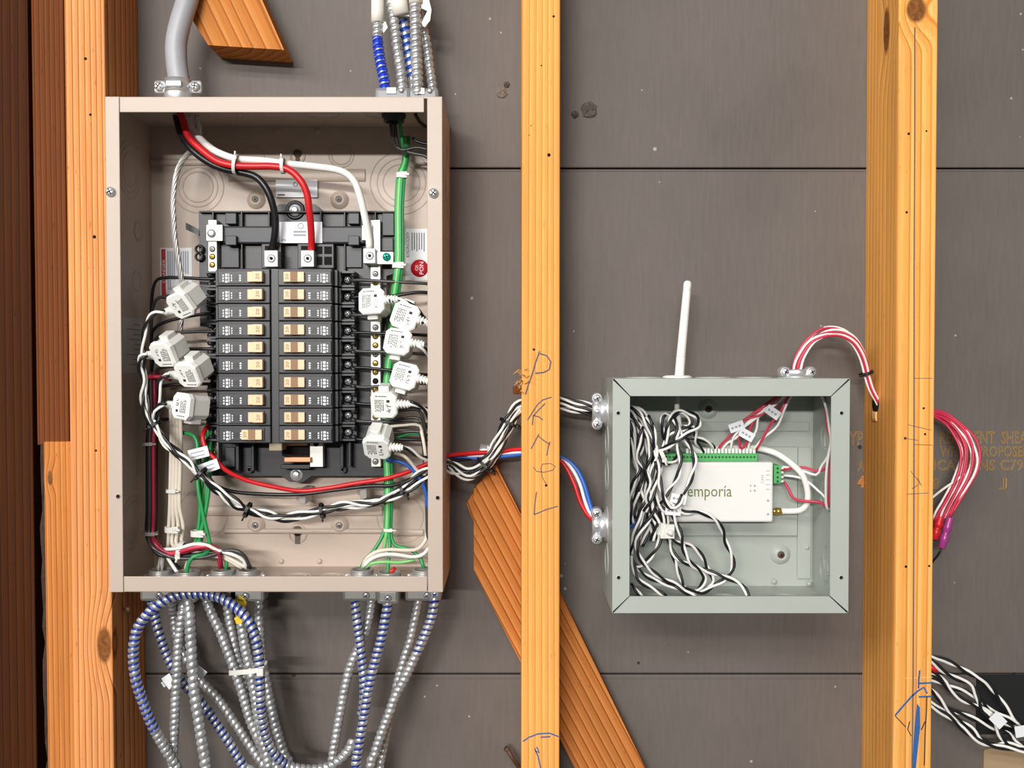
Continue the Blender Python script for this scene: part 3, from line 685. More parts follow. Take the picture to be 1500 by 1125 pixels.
# terminal bars
def terminal_bar(x0, x1, y0, y1, d0, d1, ys, xs):
    o = bpx(x0, x1, y0, y1, d0, d1, 'terminal_bar', SILVER)
    for i, y in enumerate(ys):
        MB().lathe(P(xs, y, d1), TOW, [(.0034, -.0002), (.0034, .0002), (.00001, .0002)], 12).build('wire_port', DARK, o)
        if i % 7 != 5:
            mb = MB(); screw(mb, P(xs, y, d1), TOW, .0028, .0012); q = mb.build('terminal_screw', BRASS if i % 3 else SCREW, o)
            m2 = MB(); slot(m2, P(xs, y, d1), None, .0026, .6+i, .0012); m2.build('slot', DARK, q)
    return o
t1 = terminal_bar(305, 317.5, 322, 400, GD, .042, (365, 376, 388), 311)
bpx(302, 326, 329, 353, .04, .045, 'bar_clamp', SILVER); mb = MB(); screw(mb, P(310, 342, .045), TOW, .0045, .003); mb.build('clamp_screw', STEEL, bus)
terminal_bar(306, 320, 644, 676, GD, .04, (651, 664), 313)
terminal_bar(543.5, 557, 322, 684, GD, .042, [401+13.1*i for i in range(22)], 550)
bpx(530, 546, 330, 352, .04, .045, 'bar_clamp', SILVER)
def lug(x0, x1, y0, y1, d0, d1, name='lug'):
    o = bpx(x0, x1, y0, y1, d0, d1, name, SILVER, bev=.0008)
    c = P((x0+x1)/2+.5, (y0+y1)/2, d1)
    MB().ring(c, TOW, .0042, .0006, 20, 6).build('screw_port', SCREW, o)
    MB().lathe(c, TOW, [(.0036, 0), (.0036, .0006), (.0018, .0006), (.0018, .0002)], 18).build('set_screw', STEEL, o)
    MB().lathe(c, TOW, [(.0018, .0002), (.0018, .0005), (.00001, .0005)], 6).build('hex_recess', DARK, o)
lug(387, 407, 366.5, 391, .03, .058); lug(440.5, 460, 366.5, 391, .03, .058)
lug(532, 550, 363.5, 386, .03, .058, 'neutral_lug')
bpx(550, 576, 368.5, 387, .044, .05, 'bonding_strap', SILVER)
mb = MB(); screw(mb, P(566.5, 376.5, .05), TOW, .0045, .003); gs = mb.build('bonding_screw', TEAL, bus)
m2 = MB(); slot(m2, P(566.5, 376.5, .05), None, .0045, .3, .003); m2.build('slot', DARK, gs)
# lower, empty end of the tray
bpx(345, 350, 648, 690, GD, .044, 'tray_rib', BLACK); bpx(368, 372, 648, 690, GD, .044, 'tray_rib', BLACK); bpx(330, 344, 655, 684, GD, .038, 'tray_pocket', DGREY)
bpx(498, 503, 648, 684, GD, .044, 'tray_rib', BLACK); bpx(510, 514, 648, 684, GD, .044, 'tray_rib', BLACK); bpx(411, 454, 681, 687, GD, .046, 'tray_shelf', BLACK)
for x in (366, 503): MB().ring(P(x, 688, .034), TOW, .0027, .0012, 18, 6, 2).build('screw_boss', DGREY, bus)
bpx(454, 473, 646, 684, .034, .046, 'bus_bar', SILVER, bev=.0003); MB().lathe(P(463, 650, .046), TOW, [(.003, 0), (.003, .0003), (.00001, .0003)], 14).build('bus_hole', DARK, bus)
bpx(416, 455, 670, 677, .034, .052, 'bus_stab', COPPER, bev=.0006); bpx(416, 450, 647, 653, .034, .05, 'bus_stab', COPPER, bev=.0006)
bpx(413, 454, 655, 668, .03, .036, 'stab_recess', DARK, bev=0)
bpx(394, 413, 645, 660.5, .05, .07, 'twist_filler', mat('olive_filler', (150, 136, 110), .5), bev=.0008)

# ================================================================== circuit breakers
BD = .078
Z1 = P(400, 406, BD).z; ZN = P(400, 636.5, BD).z; PIT = (Z1-ZN)/9
def X(px, d=BD): return P(px, 505, d).x
H = PIT*.49
def make_breaker(side, name_label, off_toggle=False):
    root = thing('circuit_breaker', name_label, 'circuit breaker', (X(401), -.031, Z1), 'circuit breakers in the tan panel')
    if side == 'R': f0, f1, c1, t1 = X(407.5), X(487), X(494.5, .07), X(519.5, .055); sg = 1
    else: f0, f1 = X(396), X(319); sg = -1; c1 = X(316, .068); t1 = X(303, .055)
    MB().box((f0, -.031, Z1-H), (f1, -BD, Z1+H), .0009).build('body', BREAK, root)
    fr = MB().box((f0+sg*.006, -BD, Z1-H*.74), (f1-sg*.001, -BD-.0012, Z1+H*.74), .0005).build('face_plate', BREAK, root)
    MB().box((f1, -.031, Z1-H*.96), (c1, -.068, Z1+H*.96), .0006).build('wire_channel', BREAK, root)
    tb = MB()
    tb.box((c1, -.031, Z1-H*.95), (t1, -.044, Z1+H*.95)); tb.box((c1, -.044, Z1-H*.95), (t1, -.056, Z1-H*.72)); tb.box((c1, -.044, Z1+H*.72), (t1, -.056, Z1+H*.95))
    tb.box((c1, -.044, Z1-H*.9), (c1+sg*.0015, -.06, Z1+H*.9))
    te = c1+(t1-c1)*.72
    tb.lathe((t1-sg*.0022, -.05, Z1+H*.55), (0, -1, 0), [(.0026, -.006), (.0026, .003), (.00001, .003)], 12); tb.lathe((t1-sg*.0022, -.05, Z1-H*.55), (0, -1, 0), [(.0026, -.006), (.0026, .003), (.00001, .003)], 12)
    tt = tb.build('terminal_block', BREAK, root)
    sc = Vector((c1+(t1-c1)*.42, -.044, Z1))
    MB().lathe(sc, TOW, [(.0052, 0), (.0052, .0002), (.00001, .0002)], 14).build('terminal_recess', DARK, tt)
    mb = MB(); screw(mb, sc, TOW, .0037, .004); q = mb.build('terminal_screw', STEEL, root)
    m2 = MB(); slot(m2, sc, None, .0037, .5, .004); m2.build('slot', DARK, q)
    # toggle
    if side == 'R' or off_toggle:
        x0, x1 = (X(416, BD+.004), X(446, BD+.004)) if side == 'R' else (X(353, BD+.004), X(383, BD+.004))
        tg = MB().box((x0, -BD-.001, Z1-.0051), (x1, -BD-.005, Z1+.0051), .0006).build('toggle', BEIGE, root)
        a, b = x0+(x1-x0)*.33, x0+(x1-x0)*.68
        q = MB(); q.add([(a, -BD-.0051, Z1-.0052), (a, -BD-.0051, Z1+.0052), (b, -BD-.0053, Z1-.0052), (b, -BD-.0053, Z1+.0052), (a+(b-a)*.15, -BD-.0072, Z1-.0052), (a+(b-a)*.15, -BD-.0072, Z1+.0052)],
              [(0, 1, 5, 4), (4, 5, 3, 2), (0, 4, 2), (1, 3, 5)]).build('toggle_grip', BROWN, tg)
        lx0, lx1 = x0+(x1-x0)*.1, x0+(x1-x0)*.24
    else:
        x0, x1, xm = X(363, BD+.004), X(384.5, BD+.008), X(371, BD+.004)
        tg = MB().box((x0, -BD-.001, Z1-.0051), (x1, -BD-.005, Z1+.0051), .0006).build('toggle', BEIGE, root)
        MB().box((xm, -BD-.0045, Z1-.0053), (x1, -BD-.0085, Z1+.0053), .0007).build('toggle_grip', BEIGE, tg)
        lx0, lx1 = X(375, BD+.0085), X(380, BD+.0085)
    yy = -BD-.0052 if (side == 'R' or off_toggle) else -BD-.0087
    text_mb('20', lx0, lx1, Z1-.003, Z1+.003, yy, rot=90).build('amp_number', mat('faded_print', (150, 118, 84), .7), tg)
    # printed marks on the face and the little window
    mb = MB(); y = -BD-.0013
    fx = (lambda t: X(455+t*34, BD+.0012)) if side == 'R' else (lambda t: X(353-t*34, BD+.0012))
    if side == 'R': cols = ((452, 455, .42), (465, 467, .42), (470, 471.2, .55), (473, 477, .62), (478.5, 480.5, .5))
    else: cols = ((351, 353.5, .42), (339, 340.5, .42), (335.3, 336.5, .55), (330.5, 334, .62), (326.5, 328.5, .5))
    random.seed(4)
    for a, b, hh in cols:
        k = 3
        for i in range(k):
            z0 = Z1-H*hh*.95+2*H*hh*.95*i/k; z1 = z0+2*H*hh*.95/k*random.uniform(.6, .9)
            mb.box((X(a, BD+.0012), y, z0-.0006), (X(b, BD+.0012), y-.00008, z1-.0006))
    mb.build('printed_marks', WINK, fr)
    a, b = (457.5, 463.5) if side == 'R' else (342.5, 348.5)
    MB().box((X(a), y+.0001, Z1-.0026), (X(b), y-.0003, Z1+.0018)).build('test_window', BLACK, fr)
    return root
ORD = ['top', 'second', 'third', 'fourth', 'fifth', 'sixth', 'seventh', 'eighth', 'ninth', 'bottom']
pl = make_breaker('L', ''); pr = make_breaker('R', '')
for i in range(10):
    for sd, proto in (('left', pl), ('right', pr)):
        if i == 0: o = proto
        elif sd == 'left' and i == 9: o = make_breaker('L', '', True)
        else: o = copy_tree(proto)
        o.location.z = Z1-PIT*i
        o['label'] = ('%s black circuit breaker from the top in the %s column' % (ORD[i], sd)) if 0 < i < 9 else '%s black circuit breaker of the %s column' % (ORD[i], sd)
# centre spine between the columns
a = P(396.5, 648, .06); b = P(407, 393, .06)
MB().box((X(396.6), -.03, ZN-H), (X(407), -.0745, Z1+H)).build('centre_spine', BREAK, bus)

# ================================================================== clamp sensors
def make_sensor(label, cx, cy, d, roll, pitch, yaw, side=1, tab=1):
    root = thing('clamp_sensor', label, 'current sensor', P(cx, cy, d), 'white clamp sensors in the tan panel')
    root.rotation_mode = 'YXZ'; root.rotation_euler = (math.radians(pitch), math.radians(roll), math.radians(yaw))
    h = .0133; c = .0045
    oc = lambda h, c: [(-h, -h+c), (-h+c, -h), (h-c, -h), (h, -h+c), (h, h-c), (h-c, h), (-h+c, h), (-h, h-c)]
    mb = MB(); n = 8; vs = []; fs = []
    for (hh, y) in ((h-.0012, 0), (h, .0012), (h, .006)): vs += [(x, y, z) for x, z in oc(hh, c)]
    for j in range(2):
        for k in range(n): fs.append((j*n+k, (j+1)*n+k, (j+1)*n+(k+1) % n, j*n+(k+1) % n))
    fs += [tuple(range(n)), tuple(range(3*n-1, 2*n-1, -1))]
    mb.add(vs, fs).build('front_shell', WHITE, root, local=True)
    TRN = mat('translucent_white_plastic', (214, 214, 208), .35, noise=.03)
    MB().prism(oc(h-.0012, c), .006, .026).build('rear_housing', TRN, root, local=True)
    z0 = h-.003 if tab > 0 else -h-.004
    cl = MB().box((-.007, .009, z0), (.004, .022, z0+.007), .0008).build('hinge_clip', TRN, root, local=True)
    MB().box((-.0055, .0085, z0+.002), (.0025, .0105, z0+.0062), .0005).build('latch', WHITE, cl, local=True)
    mb = MB(); prof = [(.0034, 0)]
    for i in range(4): x = .0012+i*.0031; prof += [(.0034, x), (.0047-.0002*i, x+.0004), (.0047-.0002*i, x+.0016), (.003, x+.0019), (.003, x+.003)]
    prof += [(.0026, .0145), (.00001, .0145)]
    mb.lathe((h-.001, .004, .001), (1, 0, 0), prof, 14, False).build('strain_relief', WHITE, root, local=True)
    # print: logo line, text block, symbols
    random.seed(int(cx)); mb = MB(); y = -.0001
    mb.box((-.008, y, .0092), (-.0062, y-.0001, .0102)); mb.box((-.0055, y, .0094), (.0035, y-.0001, .0101))
    for i in range(6):
        x = -.0088+i*.0016; L = random.uniform(.75, 1)
        nseg = 5
        for k in range(nseg):
            za = .0062-.0145*L*k/nseg; mb.box((x, y, za), (x+.0007, y-.0001, za-.0145*L/nseg*random.uniform(.6, .95)))
    mb.box((.003, y, .0062), (.0062, y-.0001, .0035))
    for k in range(7): mb.box((.0022+random.uniform(0, .004), y, .001-k*.0012), (.003+random.uniform(.001, .0045), y-.0001, .0003-k*.0012))
    mb.build('printed_label', INK, root, local=True)
    return root
SENS = [('topmost clamp sensor on the left of the breakers', 263, 449, .098, 163, 32, -22, 1),
        ('leftmost clamp sensor left of the breakers, nearest the panel side', 237, 521, .098, 179, 28, -22, 1),
        ('clamp sensor left of the breakers overlapping the leftmost one', 273.5, 551, .1, 180, 28, -22, 1),
        ('lowest clamp sensor left of the breakers above the beige wires', 264, 595, .098, 185, -4, -34, -1),
        ('topmost clamp sensor right of the breakers over the terminal bar', 543.5, 440.5, .092, -3, -8, -10, -1),
        ('strongly tilted clamp sensor right of the breakers touching the flange', 593, 463, .094, 19, 0, 0, 1),
        ('clamp sensor right of the breakers, third from above', 582, 499.5, .098, 8, -14, -3, -1),
        ('clamp sensor right of the breakers, fourth from above', 592, 550, .098, 14, -12, -4, -1),
        ('clamp sensor right of the breakers, second from below', 562, 594.5, .098, 1, 16, -6, 1),
        ('lowest clamp sensor right of the breakers with its sloping top showing', 551, 659, .1, 3, 38, -8, 1)]
for l, cx, cy, d, ro, pi_, ya, tb in SENS:
    if 170 < ro or ro == 163: tb = -tb
    make_sensor('white '+l, cx, cy, d, ro, pi_, ya, 1, tb)

# ================================================================== conductors inside the tan panel
c2 = lambda pts: K(230, 120, 5, pts)
wire('main_conductor', 'thick red main conductor curving down to the right lug', 'wire', c2([(170, 225, .06), (190, 280, .062), (230, 400, .068), (330, 500, .072), (440, 580, .074), (560, 612, .074), (700, 618, .074), (840, 618, .074), (960, 640, .074), (1050, 720, .074), (1098, 820, .072), (1116, 950, .068), (1128, 1080, .06), (1132, 1230, .05), (1130, 1260, .05)]), .0036, RED, n=12)
wire('main_conductor', 'thick black main conductor curving down to the left lug', 'wire', c2([(135, 225, .05), (150, 290, .052), (180, 390, .058), (260, 500, .064), (380, 590, .066), (500, 640, .066), (640, 668, .066), (730, 700, .066), (800, 780, .066), (842, 880, .064), (866, 1000, .06), (862, 1125, .056), (840, 1235, .05)]), .0037, BWIRE, n=12)
wire('main_conductor', 'thick white main conductor curving down to the neutral lug', 'wire', c2([(210, 225, .045), (235, 310, .047), (300, 400, .054), (400, 490, .064), (500, 540, .068), (600, 566, .068), (800, 580, .066), (950, 600, .064), (1150, 620, .064), (1340, 650, .064), (1440, 720, .062), (1490, 850, .06), (1525, 1000, .056), (1552, 1140, .05), (1555, 1220, .048)]), .0037, WWIRE, n=12)
def strands(pts, r, n, m, name, label, cat, sr, pitch):
    ps, fr = frames(W(pts), .004); L = cumlen(ps)
    root = thing(name, label, cat, ps[-1])
    for k in range(n):
        q = [p+(f[0]*math.cos(2*PI*(l/pitch+k/n))+f[1]*math.sin(2*PI*(l/pitch+k/n)))*r for p, f, l in zip(ps, fr, L)]
        MB().tube(q, sr, 6, .004).build('strand', m, root)
strands(c2([(290, 240, .05), (310, 370, .046), (270, 480, .04), (215, 540, .05), (165, 610, .056), (135, 710, .06), (118, 850, .06), (120, 980, .06), (128, 1125, .058), (150, 1280, .055), (180, 1450, .05), (190, 1600, .045), (170, 1800, .045), (160, 1900, .04)]), .0018, 6, SILVER, 'bare_ground_conductor', 'bare stranded aluminium ground conductor hanging at upper left in the panel', 'wire', .0012, .05)
# lug wire ends
for px in (400, 455): tag(MB().tube(W([(px, 360, .05), (px, 369, .05)]), .003, 8).build('bare_strands', COPPER), 'bare conductor ends above the %s lug' % ('left' if px < 420 else 'right'), 'wire end')
def tie(name, label, px, py, d, axis, r, wdt, m, group=None, hd=(1, -1)):
    """cable tie: band around a bundle plus its lock head"""
    c = P(px, py, d); a = Vector(axis).normalized()
    root = thing(name, label, 'cable tie', c, group)
    MB().lathe(c-a*wdt/2, a, [(r, 0), (r, wdt), (r*.86, wdt), (r*.86, 0), (r, 0)], 18, False).build('band', m, root)
    hc = c+Vector((0, -r, 0)); u = Vector((a.z, 0, -a.x)) if abs(a.y) < .9 else Vector((1, 0, 0))
    hp = c+Vector((0, -r*.75, 0))+u*r*.55*hd[0]
    s = wdt*.6
    MB().box((hp.x-s, hp.y-.0012, hp.z-s), (hp.x+s, hp.y+.0018, hp.z+s), .0005).build('lock_head', m, root)
    t = hp+u*hd[0]*.006+Vector((0, -.002, 0))
    MB().tube([hp, t], wdt*.3, 5, .003).build('cut_tail', m, root)
G_T = 'white cable ties'
tie('cable_tie', 'white cable tie round three thick main conductors, left one', 346, 241, .07, (1, 0, -.15), .0105, .0032, NYLON, hd=(-1, 1))
tie('cable_tie', 'white cable tie round the red and white main conductors, right one', 414.5, 243, .071, (1, 0, 0), .0082, .0032, NYLON, hd=(-1, 1))
# green ground bundle on the right
gp = [(596, 200, .03), (594, 236, .034), (588, 257, .04), (585, 300, .045), (585, 340, .047), (585, 380, .05), (582, 410, .05), (577, 450, .045), (572, 520, .04), (567, 570, .04), (566, 640, .04), (569, 690, .042), (569, 740, .045), (568, 776, .046)]
ends = [[(548, 806, .05), (536, 818, .052), (529, 832, .055)], [(563, 800, .046), (562, 806, .046)], [(571, 800, .05), (569, 820, .058), (568, 842, .06)], [(578, 798, .048), (598, 804, .05), (614, 815, .052), (621, 832, .055)]]
gl = ['leftmost', 'pale', 'middle', 'rightmost']
for i in range(4):
    dx = (-4.5, -1.5, 1.5, 4.5)[i]
    wire('ground_wire', '%s green ground wire of the bundle right of the breakers' % gl[i], 'wire', [(p[0]+dx*(1 if j > 1 else .6), p[1], p[2]+(.002 if i in (1, 2) else 0)) for j, p in enumerate(gp)]+ends[i], .0019, (GREEN, LGREEN, GREEN, GREEN)[i], 'green ground wires on the right')
tie('cable_tie', 'white cable tie near the top of the green bundle', 588, 257, .04, (0, 0, 1), .0058, .0055, NYLON)
tie('cable_tie', 'white cable tie on the green bundle beside the bonding screw', 583, 389, .05, (0, 0, 1), .0062, .0055, NYLON)
tie('cable_tie', 'white cable tie low on the green bundle below the tray', 569, 776, .046, (0, 0, 1), .0055, .003, NYLON)
# wires in the dark upper right corner
cr3 = lambda pts: K(450, 120, 5, pts)
for i, (p, m) in enumerate(((cr3([(610, 280, .055), (620, 380, .055), (640, 460, .05), (700, 500, .05), (800, 480, .05), (900, 500, .05)]), GWIRE), (cr3([(640, 280, .055), (650, 400, .052), (670, 480, .048), (760, 520, .048), (860, 540, .048), (920, 580, .048)]), GWIRE),
        (cr3([(675, 280, .056), (690, 380, .052), (700, 470, .046), (720, 540, .04)]), GREEN), (cr3([(790, 230, .06), (820, 290, .058), (870, 330, .056), (930, 360, .05)]), GWIRE), (cr3([(770, 410, .05), (810, 440, .05), (880, 455, .05), (940, 460, .05)]), BWIRE))):
    wire('corner_wire', ('dark grey wire hanging from the round bushing at upper right', 'lower dark grey wire sweeping to the upper right corner', 'green wire dropping from the round bushing at upper right', 'dark grey wire from the top right corner of the panel', 'short black wire end in the upper right corner')[i], 'wire', p, .0018, m)
bu = MB().lathe((P(577, 178, .055).x, -.055, ZT-TK), (0, 0, -1), [(.0125, 0), (.0125, .003), (.0105, .0042), (.0105, .008), (.0085, .008), (.0085, .004)], 22).build('cable_bushing', BLACK); tag(bu, 'black round bushing under the panel top at upper right', 'bushing')

# branch wires: from the right breaker terminals outwards, from the left ones to the left
for i in range(10):
    y = 405.5+25.65*i
    jit = ((0, 3), (-2, -9), (0, 6), (0, 2), (2, 4), (0, 8), (3, -4), (2, 6), (2, 4), (3, 2))[i]
    wire('branch_wire', 'dark branch wire leaving the %s breaker of the right column' % ORD[i], 'wire', [(512, y+5, .047), (535, y+5+jit[0], .05), (575, y+6+jit[1]*.4, .052), (612, y+6+jit[1], .05), (640, y+8+jit[1], .045)], .0018, GWIRE if i % 2 == 0 else BWIRE, 'branch wires of the right breakers', n=6)
    jl = (-2, 2, 30, 12, 6, 4, 8, 4, 3, 0)[i]
    if i < 9:
        wire('branch_wire', 'dark branch wire leaving the %s breaker of the left column' % ORD[i], 'wire', [(318, y+3, .05), (300, y+3, .05), (270, y+2+jl*.2, .048), (245, y+2+jl*.4, .046), (228, y+8+jl*.5, .04), (222, y+40, .035), (222, min(700, y+110), .034)], .0018, GWIRE if i % 2 else BWIRE, 'branch wires of the left breakers', n=6)
# right-hand neutral wires curving down behind the flange
for i, (y0, y1) in enumerate(((600, 640), (612, 655), (622, 668), (632, 690))):
    wire('neutral_wire', ('grey wire', 'pale wire', 'ivory wire', 'lowest grey wire')[i]+' curving down beside the right flange under the sensors', 'wire', [(560, y0+4, .05), (590, y0+1, .052), (610, y0, .052), (618, y0+8, .052), (623, y1, .05), (625, 740, .05), (626, 790, .05)], .0017, (GWIRE, GWIRE, IVORY, GWIRE)[i], 'wires beside the right flange', n=6)
wire('ground_wire', 'green wire crossing under the lowest right sensors', 'wire', [(572, 650, .045), (585, 640, .046), (602, 635, .046), (618, 636, .045), (640, 640, .04)], .0019, GREEN)
wire('ground_wire', 'short green wire between two lower right sensors', 'wire', [(580, 622, .044), (600, 619, .046), (616, 624, .045), (640, 628, .04)], .0019, GREEN)
wire('neutral_wire', 'pale wire dropping along the flange from white connector', 'wire', [(617, 630, .06), (621, 650, .06), (624, 675, .058), (625, 700, .055)], .0018, IVORY)
wire('blue_wire', 'blue wire curving from under the lowest right sensor', 'wire', [(566, 674, .06), (585, 676, .062), (600, 684, .062), (612, 697, .06), (622, 716, .055), (627, 745, .05)], .0019, BLUE)
wire('neutral_wire', 'white wire beside the blue wire under the lowest sensor', 'wire', [(578, 664, .062), (592, 668, .064), (604, 680, .064), (612, 690, .06), (635, 700, .055)], .0018, IVORY)

# dark red / black bundle down the left side
lb_ = [(222, 545), (223, 600), (221, 650), (221, 700), (221, 750), (220, 782)]
for i, (m, dx, lab) in enumerate(((BWIRE, -5, 'outer black wire'), (GWIRE, -1.5, 'dark grey wire'), (CRIMSON, 4, 'crimson wire'), (BWIRE, 8, 'inner black wire'), (CRIMSON, 6.5, 'rear crimson wire'))):
    e = ([(222, 800), (232, 812), (255, 816), (290, 812), (330, 808), (352, 816), (362, 832)], [(221, 798), (236, 810), (262, 818), (300, 816), (335, 806), (356, 812), (367, 832)], [(226, 794), (238, 806), (258, 811), (290, 803), (310, 803), (322, 814), (324, 832)], [(234, 800), (246, 815), (262, 832), (270, 842), (274, 848)], [(232, 796), (240, 808), (262, 814), (286, 806), (308, 801), (318, 808), (323, 834)])[i]
    dd = (.05, .056, .056, .045, .046)[i]
    wire('feeder_wire', lab+' of the bundle down the left side of the panel', 'wire', [(p[0]+dx, p[1], dd) for p in lb_]+[(p[0], p[1], dd+.012) for p in e[:-1]]+[(e[-1][0], e[-1][1], .06)], .002, m, 'dark wire bundle on the left')
wire('feeder_wire', 'short rose wire crossing behind the left sensors', 'wire', [(214, 552, .06), (228, 552, .066), (240, 552, .06), (250, 556, .05)], .0022, ROSE)
tie('cable_tie', 'grey cable tie high on the dark left bundle', 218, 650, .054, (0, 0, 1), .0072, .0032, mat('grey_nylon', (150, 146, 140), .5))
tie('cable_tie', 'grey cable tie low on the dark left bundle', 221, 781, .054, (0, 0, 1), .0075, .0035, mat('grey_nylon', (150, 146, 140), .5))
# ivory neutral bundle
for i, dx in enumerate((-6, -1.5, 3, 8)):
    sp = (-5, -1, 4, 9)[i]
    e = [[(246, 800, .048), (240, 815, .05), (232, 832, .055)], [(252, 796, .052), (262, 806, .058), (276, 815, .06), (272, 833, .058)], [(258, 796, .052), (270, 804, .058), (300, 812, .06), (330, 818, .06), (355, 832, .058)], [(266, 790, .048), (270, 800, .05), (292, 800, .056), (325, 812, .06), (362, 832, .06)]][i]
    wire('neutral_wire', ('first', 'second', 'third', 'last')[i]+' ivory wire from the left in the beige bundle beside the left sensors', 'wire', [(256+dx, 596, .05), (257+dx, 640, .052), (256+dx, 690, .052), (255+dx, 740, .052), (256+dx+.5*sp, 770, .05)]+e, .0021, IVORY, 'ivory neutral bundle')
tie('cable_tie', 'translucent cable tie low on the ivory bundle', 253, 775, .052, (0, 0, 1), .0082, .006, NYLON)
tie('cable_tie', 'translucent cable tie higher on the ivory bundle', 252, 719, .052, (0, 0, 1), .0062, .0035, NYLON)
# left green bundle
lg = [[(300, 632, .045), (303, 660, .05), (298, 690, .05), (294, 720, .05), (293, 750, .05), (290, 780, .05), (285, 798, .05), (284, 806, .05)],
      [(306, 640, .045), (300, 670, .048), (296, 700, .048), (297, 740, .048), (294, 775, .048), (290, 798, .05), (287, 806, .05)],
      [(304, 600, .04), (306, 650, .046), (304, 700, .048), (302, 735, .05), (297, 770, .05), (294, 795, .05), (293, 806, .05)],
      [(268, 634, .046), (282, 637, .05), (289, 650, .052), (289, 690, .054), (291, 720, .056), (298, 755, .056), (305, 785, .055), (308, 797, .055), (318, 808, .056), (331, 820, .058), (331, 834, .058)],
      [(308, 620, .05), (308, 680, .052), (305, 725, .054), (299, 760, .054), (292, 792, .054), (300, 797, .054), (310, 800, .056), (300, 812, .066), (284, 815, .07), (276, 826, .07), (272, 848, .068)]]
for i, p in enumerate(lg):
    wire('ground_wire', ('front left', 'pale middle', 'rear right', 'curved outer', 'looped lower')[i]+' green ground wire of the bundle left below the breakers', 'wire', p, .0021, (GREEN, LGREEN, GREEN, GREEN, GREEN)[i], 'green ground wires on the left')
tie('cable_tie', 'pale green-white cable tie on the left green bundle', 290, 781, .052, (0, 0, 1), .0075, .006, NYLON)
tie('cable_tie', 'white cable tie round the mixed wires above the bottom connectors', 265, 806, .062, (1, 0, -.2), .0095, .0045, NYLON)
wire('neutral_wire', 'white wire arching over the mixed bundle to the right connectors', 'wire', [(240, 805, .066), (262, 803, .072), (285, 797, .072), (305, 799, .07), (318, 806, .068), (340, 812, .068), (356, 820, .064), (361, 833, .06)], .0019, WWIRE)
wire('feeder_wire', 'rose wire in the tied mixed bundle at the panel bottom', 'wire', [(224, 788, .06), (236, 804, .066), (252, 811, .068), (275, 804, .07), (300, 800, .07), (316, 803, .066), (322, 815, .06), (324, 833, .06)], .0024, ROSE)
wire('neutral_wire', 'white and grey striped wire end beside the left connector', 'wire', [(243, 812, .06), (250, 824, .064), (258, 836, .068), (266, 848, .07)], .0019, WWIRE)
for i, x in enumerate((233, 238)): wire('neutral_wire', ('left', 'right')[i]+' grey wire entering the leftmost bottom connector', 'wire', [(x+2, 815, .05), (x, 826, .055), (x-1, 838, .056)], .0016, mat('grey_insulation', (160, 158, 152), .5))
# right bottom fan of neutral wires
wire('neutral_wire', 'ivory wire arching to the connector at the right bottom', 'wire', [(531, 832, .055), (537, 818, .06), (552, 808, .062), (572, 805, .06), (594, 806, .058), (612, 804, .055), (624, 790, .05), (626, 772, .048)], .002, IVORY)
wire('neutral_wire', 'white wire under the ivory arch at the right bottom', 'wire', [(533, 830, .058), (545, 818, .062), (565, 812, .064), (585, 813, .062), (605, 816, .058), (620, 812, .055), (630, 800, .05)], .002, WWIRE)
wire('feeder_wire', 'grey wire below the white arch at the right bottom', 'wire', [(536, 828, .058), (556, 816, .06), (580, 815, .06), (605, 817, .058), (630, 812, .05)], .0017, mat('grey_insulation', (160, 158, 152), .5))
wire('ground_wire', 'pale green wire crossing low at the right bottom', 'wire', [(535, 832, .056), (546, 825, .06), (565, 823, .06), (585, 824, .058), (608, 820, .056)], .0018, LGREEN)
wire('feeder_wire', 'red wire end poking from the middle right connector', 'wire', [(572, 842, .06), (574, 836, .062), (579, 832, .06)], .0022, RED)

# red and black pair sweeping under the tray
wire('supply_wire', 'red supply wire sweeping under the tray to the right side', 'wire', [(309, 621, .05), (300, 630, .06), (297, 642, .066), (303, 660, .068), (315, 672, .068), (330, 688, .066), (360, 703, .06), (400, 713, .055), (440, 719, .05), (480, 715, .05), (520, 708, .05), (560, 702, .052), (590, 694, .055), (620, 682, .06), (655, 668, .06), (690, 664, .05), (730, 662, .045), (762, 658, .04), (800, 664, .04), (824, 678, .045), (840, 706, .05), (850, 735, .053), (864, 758, .056), (885, 770, .056)], .0024, RED)
wire('supply_wire', 'black supply wire following the red one under the tray', 'wire', [(308, 640, .05), (296, 655, .06), (292, 672, .064), (297, 690, .066), (312, 708, .064), (340, 720, .058), (390, 724, .052), (440, 724, .05), (490, 718, .048), (540, 712, .048), (575, 711, .05), (605, 700, .055), (640, 680, .058), (690, 672, .046), (740, 666, .04), (800, 666, .04), (829, 680, .043), (844, 706, .048), (854, 738, .05), (868, 762, .056), (885, 772, .056)], .002, BWIRE)
def mount(px, py):
    root = thing('adhesive_mount', 'clear adhesive wire mount holding the red wire, %s one' % ('left' if px < 500 else 'right'), 'wire mount', P(px, py, BK))
    CL = mat('clear_plastic', (215, 210, 202), .15, trans=.55)
    a = P(px-9, py+9, .012); b = P(px+9, py-9, .012)
    MB().box((a.x, -BK, a.z), (b.x, -.008, b.z), .0006).build('base', CL, root)
    a = P(px-5, py+16, .05); b = P(px+5, py-6, .05)
    MB().box((a.x, -.008, a.z), (b.x, -.045, b.z), .0008).build('saddle', CL, root)
mount(441, 724); mount(531, 716)
for i, (x, y, r) in enumerate(((291, 664, -14), (306, 684, -20))):
    o = MB().box((-.0105, -.0005, -.0055), (.0105, .0005, .0055), .0003).build('wire_flag', PAPER, origin=(0, 0, 0)); o.location = P(x, y, .072); o.rotation_euler = (0, math.radians(r), 0)
    tag(o, 'small white wire flag %s the red supply wire' % ('above' if i == 0 else 'below'), 'wire label')
    m2 = MB()
    for k in range(2): m2.box((-.008, -.0007, .002-k*.004), (.006, -.0006, .001-k*.004))
    m2.build('printed_lines', PGREY, o, local=True)

